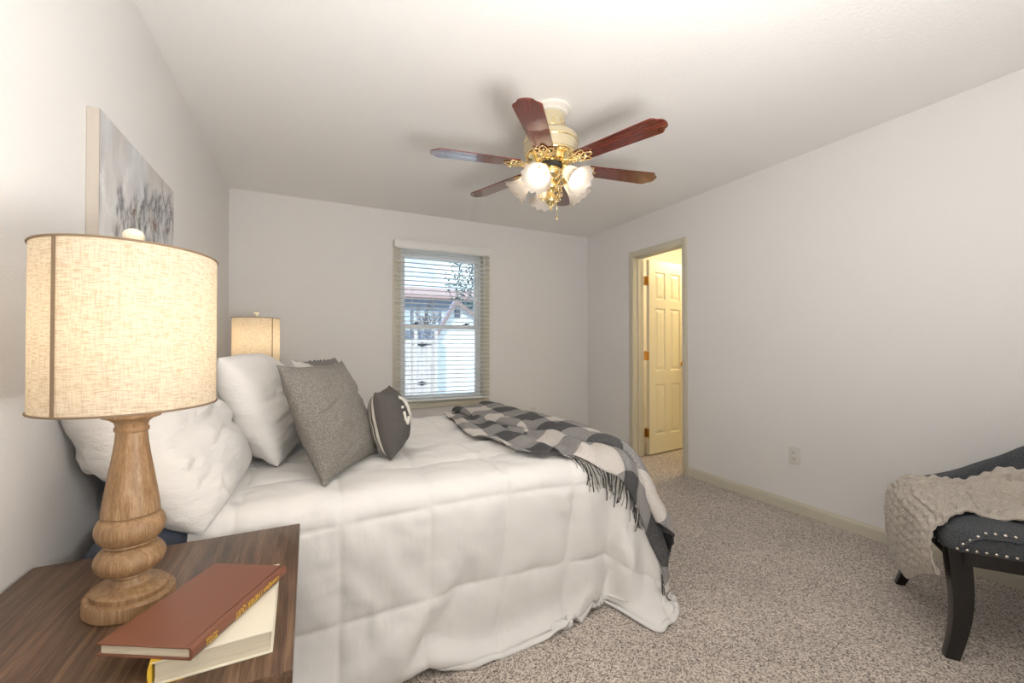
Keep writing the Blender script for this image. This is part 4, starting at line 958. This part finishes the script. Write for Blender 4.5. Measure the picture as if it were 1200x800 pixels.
def fringe(s_list, dirs, ln, name, mts):
    for nm_m in mts:
        mb = MB(); 
        for q, s0 in enumerate(s_list):
            if mts[int(s0*1000*7) % len(mts)] != nm_m: continue
            base = spline(NEAR, np.array([s0]))[0]; d = np.array(dirs(s0)); d = d/np.linalg.norm(d); L = ln*(.75+.5*RNG.random()); wob = RNG.normal(0, .012, 2)
            k = np.linspace(-.06, 1, 7); uu = base[0]+d[0]*L*k+wob[0]*k**2; vv = base[1]+d[1]*L*k+wob[1]*k**2
            P = on_comforter(uu, vv, .014-.007*np.clip(k, 0, 1)+.004*RNG.random()*np.sin(k*3)); P[:, 2] = np.maximum(P[:, 2], .01)
            mb.tube(P, np.linspace(.0032, .0022, 7), 5)
        if mb.v: mb.build('fringe', nm_m, THR, smooth=True)
fringe(np.linspace(.20, .60, 58), lambda s0: (.55-.25*s0+.2*math.sin(s0*40), -1.0), .095, 'fringe', [M['fringe_d'], M['fringe_l']])
fringe(np.linspace(.90, 1.0, 16), lambda s0: (.75, -.9), .085, 'fringe', [M['fringe_d'], M['fringe_l']])

# ------------------------------------------------------------------ accent chair by the right wall
CH = thing('accent_chair', (2.71, .674, 0), 'slate upholstered accent chair with black sabre legs and nailhead trim', 'chair', rz=R(-54))
CW = .72
def swept_leg(path, half):
    mb = MB(); V = []; F = []
    for (x, y, z), (hx, hy) in zip(path, half): V += [(x-hx, y-hy, z), (x+hx, y-hy, z), (x+hx, y+hy, z), (x-hx, y+hy, z)]
    n = len(path)
    for i in range(n-1):
        for k in range(4): F.append((i*4+k, i*4+(k+1) % 4, i*4+4+(k+1) % 4, i*4+4+k))
    F += [(3, 2, 1, 0), (n*4-4, n*4-3, n*4-2, n*4-1)]; return mb.add(V, F)
for sx in (0, 1):
    m = (lambda x: x) if sx == 0 else (lambda x: CW-x)
    zs_ = [0, .05, .10, .15, .20, .25, .30, .35, .405]
    fx = [-.004, .008, .018, .025, .028, .028, .025, .021, .018]; hw_ = [.020, .0215, .0235, .0255, .0275, .029, .0305, .0315, .032]
    swept_leg([(m(x+.005), .012+.010*math.sin(z*5), z) for x, z in zip(fx, zs_)], [(h, h*.9) for h in hw_]).build('leg', M['black_leg'], CH, world=False, bevel=.003)
    rx = [.000, .012, .022, .030, .035, .038, .040, .040, .040]; ry = [.545, .525, .508, .495, .485, .478, .474, .472, .470]
    swept_leg([(m(x), y, z) for x, y, z in zip(rx, ry, zs_)], [(h*.85, h*.8) for h in hw_]).build('leg', M['black_leg'], CH, world=False, bevel=.003)
mb = MB(); mb.box((.03, -.012, .352), (CW-.03, .012, .408)); mb.box((.004, .02, .352), (.028, .48, .408)); mb.box((CW-.028, .02, .352), (CW-.004, .48, .408)); mb.box((.03, .46, .352), (CW-.03, .484, .408))
mb.build('seat_rail', M['black_leg'], CH, world=False, bevel=.002)
# seat: plan outline with rounded corners, domed top
def rrect(x0, x1, y0, y1, r, n=8):
    P = []
    for cx_, cy_, a0 in ((x1-r, y1-r, 0), (x0+r, y1-r, 90), (x0+r, y0+r, 180), (x1-r, y0+r, 270)):
        for k in range(n+1): a = R(a0+90*k/n); P.append((cx_+r*math.cos(a), cy_+r*math.sin(a)))
    return P
mb = MB(); rows = []
for ins, z in ((.006, .404), (.0, .410), (-.002, .43), (-.002, .455), (.003, .475), (.014, .490), (.032, .500), (.07, .508), (.13, .514), (.20, .516)):
    rows.append([(x, y, z) for x, y in rrect(-.025+ins, CW+.025-ins, -.032+ins, .50-ins, max(.055-ins*.5, .02))])
mb.grid(rows, closed=True); n_ = len(rows[0]); mb.f.append(tuple(range((len(rows)-1)*n_, len(rows)*n_))); mb.mi.append(0); mb.f.append(tuple(range(n_))[::-1]); mb.mi.append(0)
mb.build('seat', M['seatfab'], CH, world=False, smooth=True, angle=60)
pp = MB(); ring = [(.012, -.0345, .420), (.030, -.0345, .440), (.050, -.0345, .458), (.075, -.0345, .468), (.12, -.0345, .471)] + [(x, -.0345, .471) for x in np.linspace(.16, CW-.16, 12)] + [(CW-.12, -.0345, .471), (CW-.075, -.0345, .468), (CW-.05, -.0345, .458), (CW-.03, -.0345, .440), (CW-.012, -.0345, .420)]
pp.tube(ring, .005, 8); pp.build('welt', M['seatfab'], CH, world=False, smooth=True)
# back: sweeping top line, thick and rounded
BT = [(-.03, .43), (-.015, .475), (.03, .518), (.08, .534), (.13, .552), (.20, .582), (.27, .622), (.335, .657), (.40, .700), (.48, .742), (.56, .765), (.64, .765), (.70, .73), (.735, .66), (.75, .56)]
xs = np.linspace(-.03, .75, 60); zt = spline([(a, b) for a, b in BT], xs)[:, 0]
rows = []
for x, z1 in zip(xs, zt):
    yc = .515 - .10*((x-.36)/.39)**2*0; t2 = .030; zb = .405; lean = .10*max(0, z1-.5)
    prof = [(-t2, zb), (-t2, zb+(z1-zb)*.5), (-t2+.002, z1-.022), (-t2*.75, z1-.009), (-t2*.3, z1-.001), (t2*.3, z1-.001), (t2*.75, z1-.009), (t2-.002, z1-.022), (t2, zb+(z1-zb)*.5), (t2, zb)]
    rows.append([(x, yc+a+lean*(zz-zb)/max(.05, z1-zb)*.8, zz) for a, zz in prof])
mb = MB(); mb.grid(rows); mb.f.append(tuple(range(10))); mb.mi.append(0); mb.f.append(tuple(len(rows)*10-10+k for k in range(10))[::-1]); mb.mi.append(0)
mb.build('backrest', M['seatfab'], CH, world=False, smooth=True, angle=60)
nails = [(x, -.033, .4165) for x in np.arange(.008, CW, .0245)] + [(.022, -.0345, .436), (.040, -.0345, .453), (.060, -.0345, .470), (.082, -.030, .483)] + [(x, -.030, .485) for x in np.arange(.106, CW-.10, .0245)] + [(-.024, y, .4165) for y in np.arange(.02, .46, .03)]
nh = None
for x, y, z in nails:
    if nh is None:
        RM = Matrix.Rotation(R(90), 3, 'X'); k = MB(); k.lathe([(.0052, 0), (.0050, .0015), (.0036, .0030), (.0015, .0038), (.0003, .0040)], 12, mat=RM); nh = k.build('nailhead', M['nail'], CH, world=False, smooth=True); o = nh
    else: o = nh.copy(); COL.objects.link(o); o.parent = CH
    o.location = (x, y, z)
    if y > 0: o.rotation_euler = (0, 0, R(-90)); o.location = (-.0235, y, z)
    elif z > .48: o.rotation_euler = (R(-35), 0, 0); o.location = (x, -.0275, z)

# knitted blanket draped over the chair's left side and seat
Hm = np.array(CH.matrix_basis)
nu, nv = 190, 150
pu = np.linspace(0, 1, nu); pv = np.linspace(0, 1, nv); a_, b_ = np.meshgrid(pu, pv, indexing='ij')     # a: hem -> far side; b: front -> rear
hem_z = spline([(0, .30), (.25, .245), (.55, .14), (.75, .13), (1, .20)], b_)[..., 0]
yh = spline([(0, -.008), (.5, .26), (1, .50)], b_)[..., 0]
Lh = .520-hem_z; Lt = .52; S_ = a_*(Lh+Lt)                 # arc length from the hem
up = np.clip(S_/Lh, 0, 1); over = np.clip(S_-Lh, 0, None)
r_ = .05; x = np.where(over > 0, -.032+over, -.032); z = np.where(over > 0, .520, hem_z+(Lh)*up)
# rounded shoulder
dd = np.abs(S_-Lh); sh = np.clip(1-dd/.07, 0, 1)**2; z = z-.030*sh; x = x+.018*sh
x = x - .018*np.sin(PI*np.clip(up, 0, 1))*(1-(over > 0))
yf = spline([(-.06, .0), (0, .03), (.08, .065), (.16, .06), (.25, .035), (.45, .02)], np.clip(x, -.06, .45))[..., 0]
yb = np.full_like(x, .475)
yt = yf+(yb-yf)*b_
k_ = np.clip(over/.10, 0, 1); k_ = k_*k_*(3-2*k_); y = yh*(1-k_)+yt*k_
z = z + k_*(.010*fbm(x*14, y*14, 4, 2)+.02*np.exp(-((y-.30)/.05)**2)*np.clip(over*5, 0, 1))
pile = np.clip((x-.17)/.12, 0, 1)*np.clip((y-.20)/.14, 0, 1); z = z + pile*(.055+.022*np.sin(y*22+x*9)) 
z = z + k_*np.clip((y-.40)/.08, 0, 1)*.022
cab = .007*np.abs(np.sin(b_*PI*7))**.6 + .004*np.sin(a_*150+np.sin(b_*PI*14)*2.2)*np.abs(np.sin(b_*PI*7)) + .003*np.sin(b_*260)
rib = np.clip(1-(1-b_)/.10, 0, 1)+np.clip(1-a_/.06, 0, 1); rib = np.clip(rib, 0, 1)
ribz = .006*np.sin(a_*130)*np.clip(1-(1-b_)/.10, 0, 1)+.005*np.sin(b_*190)*np.clip(1-a_/.06, 0, 1)
KP = np.stack([x, y, z], -1); KP = smooth_grid(KP, 3); KN = normals(KP); KN = KN*np.sign((KN*np.array([-.6, -.2, .8])).sum(-1, keepdims=True)+1e-9)
KP = KP + KN*(1.7*cab*(1-rib)+ribz+.005*fbm(a_*11, b_*8, 9, 3)+.004)[..., None]
mb = MB(); mb.grid(KP @ Hm[:3,:3].T + Hm[:3,3]); KB = mb.build('knit_blanket', M['knit'], smooth=True)
km = KB.modifiers.new('thick', 'SOLIDIFY'); km.thickness = .008; km.offset = -1
tag(KB, 'oatmeal cable-knit blanket draped over the side of the slate chair', 'blanket')
